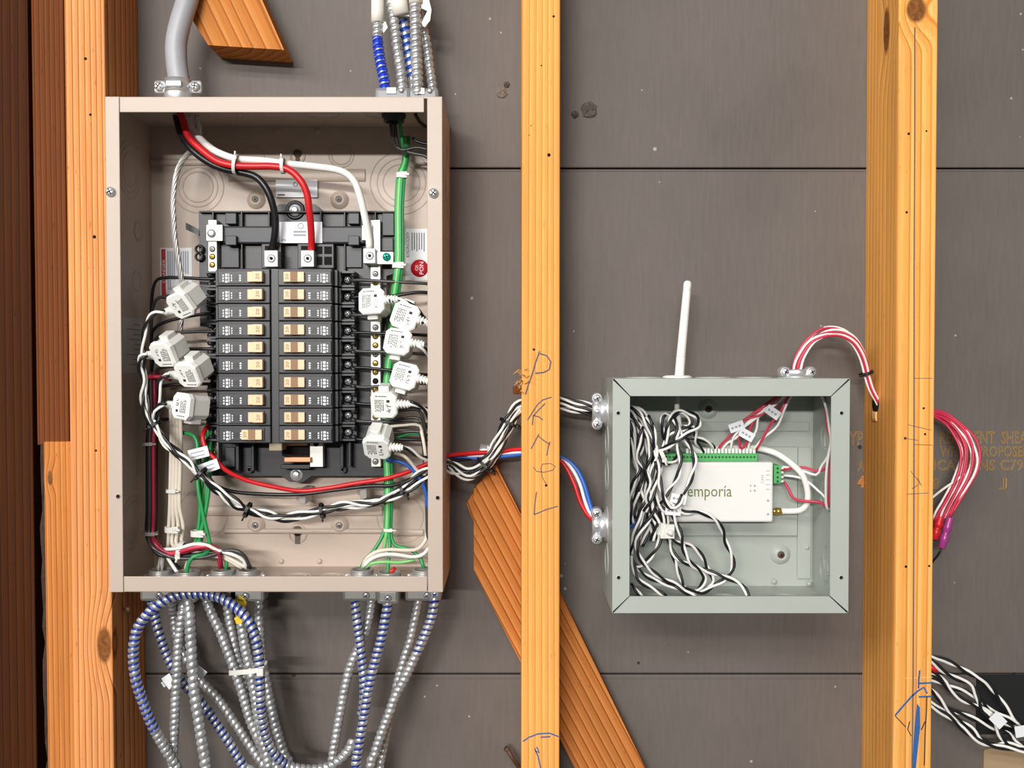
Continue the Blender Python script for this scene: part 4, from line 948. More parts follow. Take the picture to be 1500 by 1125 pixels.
# ================================================================== twisted sensor cables
def twisted(pts, label, group, r=.0015, pitch=.026, name='sensor_cable', phase=0.):
    ps, fr = frames(W(pts), .0035); L = cumlen(ps)
    root = thing(name, label, 'cable', ps[0], group)
    for k, (nm, m) in enumerate((('white_wire', WWIRE), ('black_wire', BWIRE))):
        q = [p+(f[0]*math.cos(2*PI*(l/pitch+k/2)+phase)+f[1]*math.sin(2*PI*(l/pitch+k/2)+phase))*r for p, f, l in zip(ps, fr, L)]
        MB().tube(q, r, 6, .0042).build(nm, m, root)
    return root
trunk = [(228, 624, .085), (245, 650, .085), (262, 668, .085), (278, 682, .085), (293, 694, .084), (320, 718, .08), (345, 738, .075), (363, 747, .07), (395, 755, .066), (430, 757, .062), (472, 748, .06), (510, 741, .06), (545, 735, .06), (590, 718, .06), (622, 694, .06), (656, 682, .058)]
outer = [(690, 694, .055), (716, 676, .055), (730, 652, .055), (745, 622, .055), (762, 597, .052), (785, 588, .05), (820, 590, .05), (850, 596, .052), (884, 603, .054)]
starts = [[(241, 457, .099), (228, 458, .099), (216, 470, .095), (210, 498, .09), (211, 540, .088), (215, 580, .086), (220, 608, .086)],
          [(216, 520, .1), (206, 523, .1), (204, 536, .096), (211, 560, .09), (208, 588, .088), (214, 610, .086)],
          [(249, 549, .1), (240, 551, .1), (233, 562, .096), (236, 588, .09), (231, 608, .087)],
          [(245, 592, .097), (236, 593, .096), (227, 601, .092), (227, 612, .088)]]
inside = [[(905, 601, .06), (922, 595, .064), (935, 603, .07), (945, 618, .074), (956, 640, .074), (961, 665, .074), (955, 690, .074), (950, 720, .074), (962, 760, .072), (955, 792, .07)],
          [(905, 604, .058), (922, 602, .06), (933, 618, .06), (940, 640, .06), (941, 655, .06), (934, 672, .062), (940, 690, .064), (938, 720, .066), (945, 745, .066), (935, 790, .066)],
          [(905, 600, .055), (930, 598, .055), (946, 608, .058), (957, 630, .06), (960, 660, .062), (963, 690, .066), (958, 720, .07), (970, 745, .07), (985, 752, .07)],
          [(905, 606, .06), (925, 612, .062), (938, 625, .066), (950, 645, .068), (953, 668, .07), (947, 692, .07), (951, 716, .07), (940, 745, .07), (930, 780, .07), (924, 812, .066)]]
offs = [(-3, -4, .004), (3, 4, 0), (-2, 3, -.003), (4, -3, -.005)]
who = ['topmost left', 'leftmost', 'overlapping left', 'lowest left']
for i in range(4):
    dx, dy, dd = offs[i]
    tw = [(p[0]+dx*(.5 if j in (0, 4, 7, 10) else 1)*(1 if j % 3 else -1), p[1]+dy*(.6 if j in (0, 4, 7, 10) else 1.1)*(1 if (j+i) % 4 else -.6), p[2]+dd) for j, p in enumerate(trunk)]
    ou = [(p[0]+(dx+(i-1.5)*2.2)*.8, p[1]+(dy+(i-1.5)*2.5)*.8, p[2]+dd) for p in outer]
    twisted(starts[i]+tw+ou+inside[i], 'black and white twisted cable from the %s clamp sensor' % who[i], 'twisted sensor cables', phase=i*1.3, pitch=.046)
rst_ = [[(570, 438, .094), (590, 440, .09), (606, 450, .086), (618, 462, .08), (632, 480, .07), (637, 560, .06), (636, 640, .058)],
        [(610, 506, .098), (622, 512, .094), (632, 530, .08), (636, 590, .07), (636, 650, .06)],
        [(600, 590, .1), (612, 594, .096), (624, 602, .09), (632, 620, .08), (637, 655, .062)],
        [(590, 655, .098), (600, 659, .092), (612, 668, .082), (626, 672, .074), (640, 675, .064)]]
ins2 = [[(905, 607, .058), (922, 622, .06), (928, 645, .062), (930, 675, .064), (940, 700, .066), (932, 730, .066), (926, 760, .064)],
        [(905, 603, .052), (926, 606, .05), (940, 622, .05), (948, 650, .052), (950, 690, .054), (946, 730, .056), (952, 768, .056), (940, 800, .056)],
        [(905, 605, .056), (920, 612, .056), (932, 640, .056), (936, 690, .056), (928, 735, .056), (934, 765, .058)],
        [(905, 602, .05), (925, 600, .048), (950, 616, .048), (956, 650, .05), (958, 700, .054), (950, 750, .056), (960, 790, .056)]]
whr = ['topmost right', 'third right', 'second lowest right', 'lowest right']
for i in range(4):
    ox, oy, od = ((-6, 2, .003), (-3, 9, -.002), (5, -7, .002), (7, 4, -.006))[i]
    ou = [(656, 682+(-6, 3, 7, -2)[i], .058)]+[(p[0]+ox*.7, p[1]+oy*.8, p[2]+od) for p in outer[:-1]]+[(884, 603+oy*.6, .054+od)]
    twisted(rst_[i]+ou+ins2[i], 'black and white twisted cable from the %s clamp sensor' % whr[i], 'twisted sensor cables', phase=i*1.7+.5, pitch=.05)
# short leads of the two remaining right sensors
twisted([(620, 471, .095), (630, 480, .085), (638, 500, .07), (640, 560, .06)], 'short twisted lead vanishing behind the right flange from the tilted sensor', None)
twisted([(619, 558, .098), (630, 564, .09), (638, 590, .07), (640, 640, .06)], 'short twisted lead vanishing behind the right flange from the fourth right sensor', None)
for i, (x, y, d, ax, r) in enumerate(((227, 622, .085, (.5, 0, -.8), .0075), (294, 694, .085, (.7, 0, -.7), .0085), (363, 747, .071, (.9, 0, -.35), .0085), (472, 748, .06, (1, 0, .2), .0085), (591, 718, .06, (.8, 0, .6), .0085), (712, 682, .055, (.6, 0, .7), .0125), (748, 620, .055, (.4, 0, .9), .0125))):
    tie('cable_tie', ('black cable tie at the top of the sensor cable bundle by the left side', 'black cable tie on the sensor cables beside the wire flags', 'black cable tie on the sensor cables below the tray on the left', 'black cable tie on the sensor cables below the tray in the middle', 'black cable tie on the sensor cables near the right flange', 'black cable tie on the bundle just right of the tan panel', 'black cable tie on the bundle close to the pencilled stud')[i], x, y, d, ax, r, .003, BNYLON, hd=(1, 1))

# ================================================================== armored cables
AM = armor_mat('armor_plain', None)
AB = armor_mat('armor_blue_striped', (.3, .52, (32, 58, 150)))
ABL = armor_mat('armor_blue_striped_loop', (.3, .5, (32, 58, 150)), .13, .86)
ABS = armor_mat('armor_blue_ink', (.7, 1.0, (22, 58, 190)), .82, 1.1)
ABP = armor_mat('armor_part_blue', (.28, .6, (32, 74, 180)), .74, .95)
ABH = armor_mat('armor_blue_upper', (.2, .42, (32, 58, 150)), .0, .17)
def armored(label, pts, r=.0052, m=AM, pitch=.0060, group='armored cables below the panel', d=.058, deep=.27):
    pts = [(p[0], p[1], p[2] if len(p) > 2 else d) for p in pts]
    if pts[-1][1] > 1140: a, b = pts[-2], pts[-1]; k = 300/max(20, b[1]-a[1]); pts.append((b[0]+(b[0]-a[0])*k*.5, b[1]+300, b[2]))
    for q_ in (0,):
        if pts[0][1] < -15: pts.insert(0, (pts[0][0]-(pts[1][0]-pts[0][0])*2, pts[0][1]-300, pts[0][2]))
    return tag(MB().armor(W(pts), r, pitch, deep=deep).build('armored_cable', m), label, 'armored cable', group)
b3 = lambda pts: K(150, 850, 4.09, pts)
b4 = lambda pts: K(420, 850, 4.09, pts)
GA = 'armored cables above the panel'
armored('armored cable above the panel inked solid blue', [(553, -40), (552, 0), (553, 30), (553, 58), (557, 90), (563, 120), (564, 140)], .0058, ABS, .0058, GA, .06)
armored('plain armored cable above the panel next to the solid blue one', [(566, -40), (572, 0), (578, 35), (582, 70), (587, 105), (590, 140)], .0056, AM, .0068, GA, .055)
armored('blue-marked armored cable slanting behind its straight neighbour above the panel', [(578, -40), (584, 5), (592, 40), (597, 70), (602, 100), (608, 140)], .0058, ABP, .0078, GA, .046)
armored('straight grey armored cable above the panel in front of the blue-marked one', [(607, -40), (608, 0), (609, 40), (610, 80), (612, 140)], .0062, AM, .0058, GA, .066)
armored('rightmost armored cable above the panel', [(606, -20), (616, 25), (624, 60), (629, 95), (635, 140)], .0052, AM, .0068, GA, .05)
def tape(label, pts, r, d, m=PAPER, flag=None):
    root = thing('tape_label', label, 'tape', P(pts[0][0], pts[0][1], d))
    MB().tube(W(pts, d), r, 14, .01).build('wrap', m, root)
    if flag:
        q = W(flag[0], d); n = len(q)//2
        vs = []; 
        for p in q: vs += [p, p+Vector((0, .0006, 0))]
        k = len(q); top = [2*i for i in range(k)]; bot = [2*i+1 for i in range(k)][::-1]
        MB().add(vs, [tuple(top), tuple(bot)]+[(2*i, 2*i+1, 2*((i+1) % k)+1, 2*((i+1) % k)) for i in range(k)]).build('flag', m, root)
CRM = mat('cream_tape', (228, 222, 210), .5, noise=.05)
tape('cream paper tape round the cable above the solid blue ink', [(553, -42), (553, 0), (553, 33)], .0066, .06, CRM, ([(558, 30), (565, 32), (568, 40), (562, 48), (556, 42)],))
tape('cream tape wrapping the two middle cables at the picture top', [(580, -40), (584, 0), (588, 22)], .0092, .058, CRM, ([(570, -10), (590, -12), (600, 24), (580, 22), (574, 6)],))
tape('cream tape with a curled end at the top right cables', [(608, -40), (609, 0), (609, 5)], .0072, .066, CRM, ([(616, -20), (626, -10), (632, 14), (630, 30), (622, 40), (617, 34), (626, 16), (617, 12)],))
armored('large blue-striped armored cable looping in front below the panel', b3([(480, 1240, .07), (445, 1120, .075), (390, 1030, .08), (300, 870, .09), (240, 720, .096), (200, 590, .1), (186, 430, .1), (207, 300, .1), (265, 210, .098), (350, 135, .095), (450, 90, .09), (560, 80, .088), (680, 95, .09), (790, 155, .094), (870, 235, .098), (920, 350, .1), (940, 490, .1), (945, 650, .1), (952, 800, .096), (985, 950, .09), (1040, 1050, .085), (1110, 1110, .08), (1220, 1135, .075), (1330, 1125, .07), (1420, 1075, .065), (1480, 1010, .06), (1500, 960, .055)]), .0054, ABL)
armored('plain armored cable hanging almost straight below the leftmost connectors', b3([(505, 40, .06), (480, 180), (462, 300), (452, 420), (445, 580), (437, 720), (432, 850), (425, 1000), (418, 1240)]), m=AM, d=.07)
armored('shiny armored cable hanging from the second bottom connector', b3([(505, 40, .065), (520, 180), (528, 330), (538, 500), (552, 680), (578, 850), (600, 1000), (625, 1240)]), .0057, AM, .0072, d=.078)
armored('dark blue-striped armored cable crossing behind toward lower right', b3([(285, 60, .06), (310, 190), (345, 330), (400, 480), (490, 620), (600, 740), (690, 870), (770, 990), (870, 1160), (920, 1240)]), m=AB, d=.05)
armored('plain armored cable crossing behind with silver clips', b3([(410, 60, .055), (425, 200), (440, 320), (500, 470), (590, 600), (690, 710), (790, 850), (890, 1000), (980, 1130), (1050, 1240)]), m=AM, d=.038)
armored('plain armored cable left of the white tie, outermost of three', b3([(600, 50, .055), (650, 190), (705, 310), (755, 440), (800, 560), (840, 680), (880, 820), (935, 950), (1010, 1090), (1080, 1240)]), m=AM, d=.056)
armored('plain armored cable under the white tie, middle of three', b3([(740, 50, .05), (755, 200), (780, 340), (805, 460), (850, 600), (880, 740), (910, 880), (970, 1040), (1040, 1240)]), m=AM, d=.046)
armored('plain armored cable under the white tie beside the yellow tape', b3([(820, 50, .06), (830, 230), (848, 370), (875, 500), (905, 640), (930, 800), (960, 960), (1010, 1240)]), m=AM, d=.06)
armored('plain armored cable running behind the right arm of the loop', b3([(935, 50, .055), (938, 180), (944, 320), (955, 470), (985, 620), (1012, 760), (1045, 900), (1085, 1030), (1150, 1240)]), m=AM, d=.052)
armored('blue-striped armored cable, left one under the right bottom connectors', b4([(405, 30, .06), (407, 110), (420, 230), (438, 370), (453, 500), (464, 620), (462, 720), (450, 800)]), m=AB, d=.06)
armored('plain armored cable passing behind the left blue-striped one', b4([(512, 30, .055), (508, 120), (494, 210), (470, 310), (430, 400), (385, 500), (348, 640), (322, 780), (295, 930), (272, 1080), (255, 1240)]), m=AM, d=.046)
armored('blue-striped armored cable, middle one under the right bottom connectors', b4([(610, 20, .072), (607, 120), (590, 230), (562, 370), (528, 490), (500, 600), (478, 710), (455, 860), (430, 1000), (405, 1240)]), m=AB, d=.074)
armored('slim plain armored cable left of the rightmost one', b4([(795, 30, .055), (788, 120), (765, 240), (738, 360), (702, 470), (665, 600), (640, 720), (600, 900), (570, 1060), (550, 1240)]), .0046, AM, d=.05)
armored('rightmost armored cable below the panel with blue upper part', b4([(895, 30, .06), (886, 120), (868, 220), (825, 335), (772, 450), (712, 575), (652, 690), (612, 800), (570, 910), (530, 1030), (480, 1240)]), .0053, ABH, d=.066)
# ties, clips and tape on them
tz = thing('cable_tie', 'white cable tie bundling armored cables at the right arm of the loop', 'cable tie', P(362, 983, .1))
tzp = W([(337, 984, .07), (336, 986, .09), (352, 985, .106), (372, 983, .112), (387, 979, .11), (391, 975, .095), (389, 972, .075), (364, 976, .045), (344, 980, .05), (337, 984, .07)])
ps, fr = frames(tzp, .004); vs = []; fs = []
for p in ps: vs += [p+Vector((0, 0, .0024)), p-Vector((0, 0, .0024)), p+Vector((0, .0012, -.0024)), p+Vector((0, .0012, .0024))]
for i in range(len(ps)-1): fs += [(i*4+k, i*4+(k+1) % 4, (i+1)*4+(k+1) % 4, (i+1)*4+k) for k in range(4)]
MB().add(vs, fs).build('strap', NYLON, tz)
a = P(377, 989, .112); b = P(387, 978, .112); MB().box((a.x, -.108, a.z), (b.x, -.116, b.z), .0008).build('lock_head', NYLON, tz)
for i, (x, y, an) in enumerate(((292, 984, .9), (248, 998, .6))):
    o = MB().box((-.005, -.001, -.007), (.005, .001, .007), .0004).box((-.0062, -.004, -.002), (-.005, .001, .004)).build('metal_clip', STEEL if i == 0 else PAPER, origin=(0, 0, 0)); o.location = P(x, y, .062); o.rotation_euler = (0, -an, 0)
    tag(o, 'small bright clip on the crossing cables %s' % ('right of the shiny cable' if i == 0 else 'left of the straight cable'), 'clip')
random.seed(6)
for i, (x, y, s) in enumerate(((352, 883, 1), (349, 908, .7))):
    c = P(x, y, .075); q = []
    for k in range(11): t = 2*PI*k/11; q.append((c.x+math.cos(t)*.0058*s*random.uniform(.7, 1.2), c.z+math.sin(t)*.0068*s*random.uniform(.7, 1.2)))
    tag(MB().prism(q, -.073, -.0745).build('tape_scrap', YEL), 'torn yellow tape scrap %s' % ('just under the panel bottom' if i == 0 else 'on a plain cable, lower one'), 'tape')

# connectors
def bottom_connector(label, px, d, duplex=True, screw_dx=0, r=.0125, bare=False):
    x = P(px, 850, d).x; root = thing('cable_connector', label, 'cable connector', (x, -d, ZB), 'connectors in the panel bottom')
    c = Vector((x, -d, ZB))
    mb = MB().lathe(c, (0, 0, -1), [(r*1.12, 0), (r*1.12, .003), (r, .004), (r, .007)], 22)
    w2 = .019 if duplex else .0115
    mb.box((x-w2, -d-.0105, ZB-.006), (x+w2, -d+.0105, ZB-.0215), .0035); mb.build('body', SCREW, root)  # duller metal carries the shade under the panel in its colour
    mb = MB(); sc = Vector((x+screw_dx, -d-.0105, ZB-.0145)); screw(mb, sc, TOW, .0038, .003); q = mb.build('clamp_screw', STEEL, root)
    m2 = MB(); slot(m2, sc, None, .0038, .7, .003); m2.build('slot', DARK, q)
    ct = Vector((x, -d, ZB+TK)); ln = MB()
    n = 32; 
    for k in range(8):
        t = 2*PI*k/8; p = ct+Vector((math.cos(t), math.sin(t), 0))*r*1.24; ln.box((p.x-.0016, p.y-.0016, p.z), (p.x+.0016, p.y+.0016, p.z+.0034), .0005)
    ln.lathe(ct, (0, 0, 1), [(r*1.25, 0), (r*1.25, .003), (r*1.0, .0036)], 24); ln.build('locknut', STEEL, root)
    th = MB().lathe(ct, (0, 0, 1), [(r, .003), (r, .0042), (r*.95, .0048), (r, .0054), (r, .0062), (r*.95, .0068), (r, .0074), (r*.97, .009), (r*.78, .009), (r*.76, .0005), (.00001, .0005)], 24).build('threaded_throat', SCREW, root)
for lab, px, d, du, sx in (('zinc connector farthest left in the panel bottom', 236, .058, True, .002), ('zinc connector with the green loop, second from left in the panel bottom', 275, .066, False, 0), ('zinc connector third from left in the panel bottom', 327, .06, True, .002), ('zinc connector with grey wires, fourth from left in the panel bottom', 364, .06, True, 0),
        ('zinc connector left of the right-hand trio in the panel bottom', 530, .058, True, .006), ('zinc connector in the middle of the right-hand trio', 570, .07, False, 0), ('zinc connector at the right end of the panel bottom', 621, .058, True, .004)):
    bottom_connector(lab, px, d, du, sx)
# thick service cable and its clamp
wire('service_cable', 'thick grey service entrance cable entering the panel top at left', 'cable', [(330, -380, .05), (312, -200, .05), (290, -60, .05), (280, -20, .055), (273, 5, .058), (264, 34, .06), (258, 64, .06), (259, 94, .06), (263, 122, .06), (265, 145, .06)], .0108, SEJ, n=18)
sc_ = thing('cable_clamp', 'bright zinc two-screw clamp round the grey service cable', 'cable clamp', Vector((P(262, 143, .06).x, -.06, ZT)))
x = P(262, 130, .06).x; z0 = ZT
MB().lathe((x, -.06, z0), (0, 0, 1), [(.0165, 0), (.0165, .003), (.0145, .004), (.0145, .0195)], 26).build('base_ring', STEEL, sc_)
mb = MB(); n = 14; vs = []; fs = []
for k in range(n+1):
    t = PI*k/n; 
    for (rr, zz) in ((.0135, z0+.018), (.0135, z0+.032), (.0115, z0+.032), (.0115, z0+.018)): vs.append((x-math.cos(t)*rr, -.062-math.sin(t)*rr*.95, zz))
for i in range(n): fs += [(i*4+k, i*4+(k+1) % 4, (i+1)*4+(k+1) % 4, (i+1)*4+k) for k in range(4)]
mb.add(vs, fs, True); mb.build('saddle', STEEL, sc_)
MB().box((x-.008, -.0735, z0+.0215), (x+.008, -.0762, z0+.028), .0012).build('pressed_rib', STEEL, sc_)
for s in (-1, 1):
    e = MB().box((x+s*.0125, -.058, z0+.018), (x+s*.0245, -.064, z0+.0315), .0025).build('ear', STEEL, sc_)
    mb = MB(); c = Vector((x+s*.0185, -.064, z0+.0245)); screw(mb, c, TOW, .0048, .004); q = mb.build('clamp_screw', STEEL, sc_)
    m2 = MB(); slot(m2, c, None, .0048, .4+s, .004); m2.build('slot', DARK, q)
# duplex connectors on the panel top at right
for i, (px, d) in enumerate(((577, .06), (618, .058))):
    x = P(px, 138, d).x; root = thing('cable_connector', 'zinc duplex connector on the panel top, %s one' % ('left' if i == 0 else 'right'), 'cable connector', (x, -d, ZT), 'connectors on the panel top')
    MB().lathe((x, -d, ZT), (0, 0, 1), [(.015, 0), (.015, .002), (.0125, .003), (.0125, .004)], 22).box((x-.0185, -d-.0115, ZT+.002), (x+.0185, -d+.0105, ZT+.0225), .004).build('body', mat('cast_zinc', (134, 136, 138), .55, .3, noise=.15, nscale=250), root)
    MB().box((x-.006, -d-.0125, ZT+.0150), (x+.004, -d-.0115, ZT+.0218), .0004).build('clamp_strap', SCREW, root)
    mb = MB(); screw(mb, Vector((x+.009, -d-.0115, ZT+.0188)), TOW, .0028, .002); mb.build('clamp_screw', SCREW, root)

# connector fixed on the brace between panel and stud
cn = thing('conduit_fitting', 'small zinc threaded fitting behind the cable bundle', 'fitting', P(708, 668, .03))
c = P(703, 661, .035); pr_ = [(.0085, 0)]
for k in range(6): pr_ += [(.0085, .001+k*.002), (.0075, .002+k*.002)]
MB().lathe(c, (1, 0, -.1), pr_+[(.009, .014), (.009, .018), (.00001, .018)], 18).build('threads', STEEL, cn)
MB().tube([P(715, 664, .04), P(715, 652, .042)], .0014, 8).lathe(P(715, 668, .043), TOW, [(.004, 0), (.004, .002), (.00001, .003)], 12).build('set_screw', STEEL, cn)

# ================================================================== grey-green box
ED = .112
EXL = P(897, 725, ED).x; EXR = P(1243, 725, ED).x; EZT = P(1068, 554.5, ED).z; EZB = P(1068, 897.5, ED).z
IXL = P(922, 725, ED).x; IXR = P(1216, 725, ED).x; IZT = P(1068, 580, ED).z; IZB = P(1068, 873, ED).z
gb = thing('junction_box', 'open grey-green metal junction box with white monitor inside', 'junction box', ((EXL+EXR)/2, -.002, EZB))
gk = .004
MB().box((EXL, -.0015, EZB), (EXR, -gk, EZT)).build('back_panel', GREY, gb)
MB().box((EXL, -gk, EZB), (EXL+TK, -ED, EZT)).build('side_panel', GREY, gb); MB().box((EXR-TK, -gk, EZB), (EXR, -ED, EZT)).build('side_panel', GREY, gb)
MB().box((EXL+TK, -gk, EZT-TK), (EXR-TK, -ED, EZT)).build('top_panel', GREY, gb); MB().box((EXL+TK, -gk, EZB), (EXR-TK, -ED, EZB+TK)).build('bottom_panel', GREY, gb)
g = .0006
for poly in ([(EXL, EZB+g*2), (EXL, EZT-g*2), (IXL, IZT-g), (IXL, IZB+g)], [(EXR, EZB+g*2), (EXR, EZT-g*2), (IXR, IZT-g), (IXR, IZB+g)], [(EXL+g*2, EZT), (EXR-g*2, EZT), (IXR-g, IZT), (IXL+g, IZT)], [(EXL+g*2, EZB), (EXR-g*2, EZB), (IXR-g, IZB), (IXL+g, IZB)]):
    MB().prism(poly, -ED, -ED-.0016).build('front_flange', GREY, gb)
for x0, z0, x1, z1 in ((EXL, EZT, IXL, IZT), (EXR, EZT, IXR, IZT), (EXL, EZB, IXL, IZB), (EXR, EZB, IXR, IZB)):
    dx = .0012; MB().add([(x0, -ED-.0003, z0-dx*(1 if z0 > z1 else -1)), (x0+dx*(1 if x1 > x0 else -1), -ED-.0003, z0), (x1+dx*(1 if x1 > x0 else -1)*.6, -ED-.0003, z1), (x1, -ED-.0003, z1-dx*(1 if z0 > z1 else -1)*.6)], [(0, 1, 2, 3)]).build('corner_gap', DARK, gb)
for x, y in ((905.5, 605), (906, 846), (1232.5, 605), (1232, 846)):
    h = MB().lathe(P(x, y, ED+.0016), TOW, [(.0026, 0), (.0024, .0003), (.0017, .0003)], 16).build('screw_hole', GREY, gb)
    MB().lathe(P(x, y, ED+.0016), TOW, [(.0017, 0), (.0017, .0004), (.00001, .0004)], 14).build('hole_shadow', DARK, h)
for y in (645, 695, 820, 870):
    if y < 870:
        z = P(885, y, .06).z
        for X_ in (EXL, EXR-TK): kring(gb, (X_, -.058, z), (1, 0, 0), (.0135, .0165), .0008, GREY)
for y in (600, 768):
    z = P(885, y, .06).z; kring(gb, (EXL, -.058, z), (1, 0, 0), (.0175,), .001, GREY)
for px in (943, 1045, 1105, 1165):
    x = P(px, 555, .058).x; kring(gb, (x, -.058, EZT), (0, 0, 1), (.0145, .0175), .0012, GREY); 
for px in (960, 1060, 1150): kring(gb, (P(px, 870, .058).x, -.058, EZB+TK), (0, 0, 1), (.0135, .0165), .0008, GREY)
for y in (640, 730, 835):
    kring(gb, (EXR-TK, -.045, P(1190, y, .045).z), (1, 0, 0), (.014, .011), .0007, GREY)
for x, y in ((1037, 599), (1143, 812)): dimple(x, y, .0115, gb, GREY, gk, NAIL)
for x, y in ((1134, 852), (1182, 802), (1185, 855)): MB().lathe(P(x, y, gk+.002), TOW, [(.003, 0), (.0024, .002), (.00001, .0026)], 14).build('rivet', GREY, gb)
# inner ledge plates
def gpx(x0, x1, y0, y1, d0, d1, name, m, parent=gb, bev=.0008):
    a = P(x0, y1, d1); b = P(x1, y0, d1)
    return MB().box((a.x, -d0, a.z), (b.x, -d1, b.z), bev).build(name, m, parent)
gpx(915, 1169, 655, 785, gk, .010, 'mounting_plate', GREY); gpx(1168, 1189, 655, 848, gk, .007, 'edge_return', GREY); gpx(920, 1186, 618, 632, gk, .007, 'embossed_ridge', GREY); 

# antenna
an = thing('antenna', 'white stick antenna standing on the grey-green box', 'antenna', (P(992, 550, .058).x, -.058, EZT))
MB().lathe((P(992, 550, .058).x, -.058, EZT), (0, 0, 1), [(.0152, 0), (.0148, .0015), (.012, .0025), (.00001, .0028)], 28).build('base_disc', WHITE, an)
b0 = Vector((P(995, 549, .058).x, -.058, EZT+.001)); b1 = P(997.3, 523, .058); b2 = P(1007.5, 411, .058)
MB().lathe(b0, b1-b0, [(.0049, 0), (.0048, (b1-b0).length), (.0046, (b1-b0).length+.0006)], 18).build('hinge_sleeve', WHITE, an)
dl = (b2-b1).length
MB().lathe(b1, b2-b1, [(.0048, .0008), (.0047, .003), (.0041, dl*.86), (.00385, dl*.865), (.0042, dl*.87), (.0042, dl-.004), (.0036, dl-.0016), (.0022, dl-.0003), (.00001, dl)], 18).build('whip', WHITE, an)
MB().tube([Vector((P(992, 580, .058).x, -.058, EZT-TK)), Vector((P(992, 603, .058).x, -.056, P(992, 606, .058).z))], .0028, 10).build('stem', mat('grey_stem', (190, 190, 180), .4), an)

# monitor
MD = .05
mo = thing('energy_monitor', 'white energy monitor with green printed word and green terminals', 'energy monitor', P(1050, 765, .012))
a = P(958, 765, MD); b = P(1133, 677, MD)
MB().box((a.x, -.0105, a.z), (b.x, -MD, b.z), .0022).build('housing', mat('white_case', (232, 230, 226), .38, noise=.02), mo)
text_px('emporía', 1007, 1072, 711.5, 733, MD, dep=.0002).build('lettering', GINK, mo)
for i, y in enumerate((711.5, 719)):
    MB().lathe(P(1099.5, y, MD), TOW, [(.0006, 0), (.0006, .0002), (.00001, .0002)], 10).build('status_light', INK, mo)
    t = 1 if i == 0 else -1; c = P(1105.5, y, MD); MB().prism([(c.x-.0015, c.z-.001*t), (c.x+.0015, c.z-.001*t), (c.x, c.z+.0013*t)], -MD, -MD-.0002).build('printed_mark', PGREY, mo)
text_px('CAN', 1115, 1118.5, 696, 708, MD, dep=.0002, rot=90).build('lettering', PGREY, mo)
for y in (690, 696, 703, 710, 717): gpx(1122, 1128, y-.5, y+.3, MD, MD+.0002, 'printed_mark', PGREY, mo, 0); 
for y in (733, 753): c = P(1125, y, MD); MB().prism([(c.x-.0016, c.z-.0012), (c.x+.0016, c.z-.0012), (c.x, c.z+.0016)], -MD, -MD-.0002).build('printed_mark', PGREY, mo)
strip = gpx(968, 1110, 664.5, 676, .022, .044, 'terminal_strip', TERM, mo)
mbs = None
for i in range(27):
    x = 971+5.15*i
    q = P(x, 665, .036)
    MB().lathe(P(x, 669.5, .044), TOW, [(.0011, 0), (.0011, .0004), (.00001, .0004)], 8).build('screw_port', mat('dark_green_port', (28, 92, 50), .6), strip)
    if i > 6: gpx(x-1.9, x+1.9, 657, 665.5, .033, .038, 'ferrule', WHITE, strip, .0004)
st2 = gpx(1133.5, 1144.5, 682, 708.5, .022, .044, 'terminal_strip', TERM, mo)
for y in (686, 692, 699, 705):
    MB().lathe(P(1139, y, .044), TOW, [(.0013, 0), (.0013, .0004), (.00001, .0004)], 8).build('screw_port', mat('dark_green_port', (28, 92, 50), .6), st2)
    gpx(1143.5, 1148, y-1.6, y+1.6, .031, .036, 'ferrule', WHITE, st2, .0004)
MB().lathe(P(1132, 749, .03), (1, 0, 0), [(.0032, 0), (.0032, .003), (.004, .003), (.004, .0085), (.0034, .0085), (.0034, .0092), (.00001, .0092)], 14).build('brass_jack', BRASS, mo)
c5 = lambda pts: K(860, 530, 5.92, pts)
c6 = lambda pts: K(1040, 530, 5.92, pts)
c7 = lambda pts: K(860, 700, 5.624, pts)
wd_ = K(960, 640, 5.357, [(985, 582, .03), (1080, 582, .032), (1150, 570, .036), (1190, 520, .04), (1195, 430, .042), (1160, 310, .044), (1080, 220, .042), (950, 130, .034), (810, 90, .026), (680, 85, .02), (520, 90, .022), (400, 110, .03), (330, 110, .036), (260, 60, .04), (200, 0, .045), (180, -120, .05), (172, -210, .055)])
wire('antenna_cable', 'thick white antenna cable looping from the brass jack round the monitor', 'cable', wd_, .0033, WWIRE, n=12)
# red / white signal pairs: terminal strip -> box top -> arc -> through the stud -> hanging tail
arc = K(1120, 450, 3.88, [(185, 350, .058), (205, 280, .058), (265, 190, .058), (345, 142, .058), (430, 140, .056), (500, 178, .054), (545, 245, .05), (568, 310, .046), (582, 372, .043), (605, 455, .04), (640, 520, .036), (668, 555, .034)])
inn = [[(1164, 560, .058), (1148, 583, .056), (1120, 605, .052), (1085, 618, .046), (1068, 640, .042), (1056, 652, .038), (1052, 660, .036)], [(1163, 560, .058), (1142, 588, .056), (1112, 606, .05), (1092, 622, .046), (1080, 640, .042), (1064, 650, .038), (1058, 660, .036)],
       [(1165, 560, .058), (1140, 582, .054), (1115, 598, .05), (1100, 625, .046), (1096, 645, .042), (1085, 660, .036)], [(1166, 560, .058), (1146, 584, .054), (1114, 604, .048), (1108, 630, .046), (1098, 648, .04), (1096, 660, .036)],
       [(1166, 560, .058), (1150, 590, .06), (1142, 605, .058), (1130, 620, .054), (1116, 645, .046), (1107, 660, .036)], [(1168, 560, .058), (1154, 588, .06), (1147, 605, .058), (1138, 625, .052), (1118, 642, .046), (1102, 660, .036)],
       [(1162, 560, .058), (1125, 590, .05), (1095, 612, .048), (1082, 624, .044), (1082, 640, .042), (1085, 660, .036)], [(1164, 560, .058), (1130, 596, .05), (1100, 618, .048), (1076, 638, .044), (1070, 660, .036)]]
c9 = lambda pts: K(1340, 560, 4.17, pts)
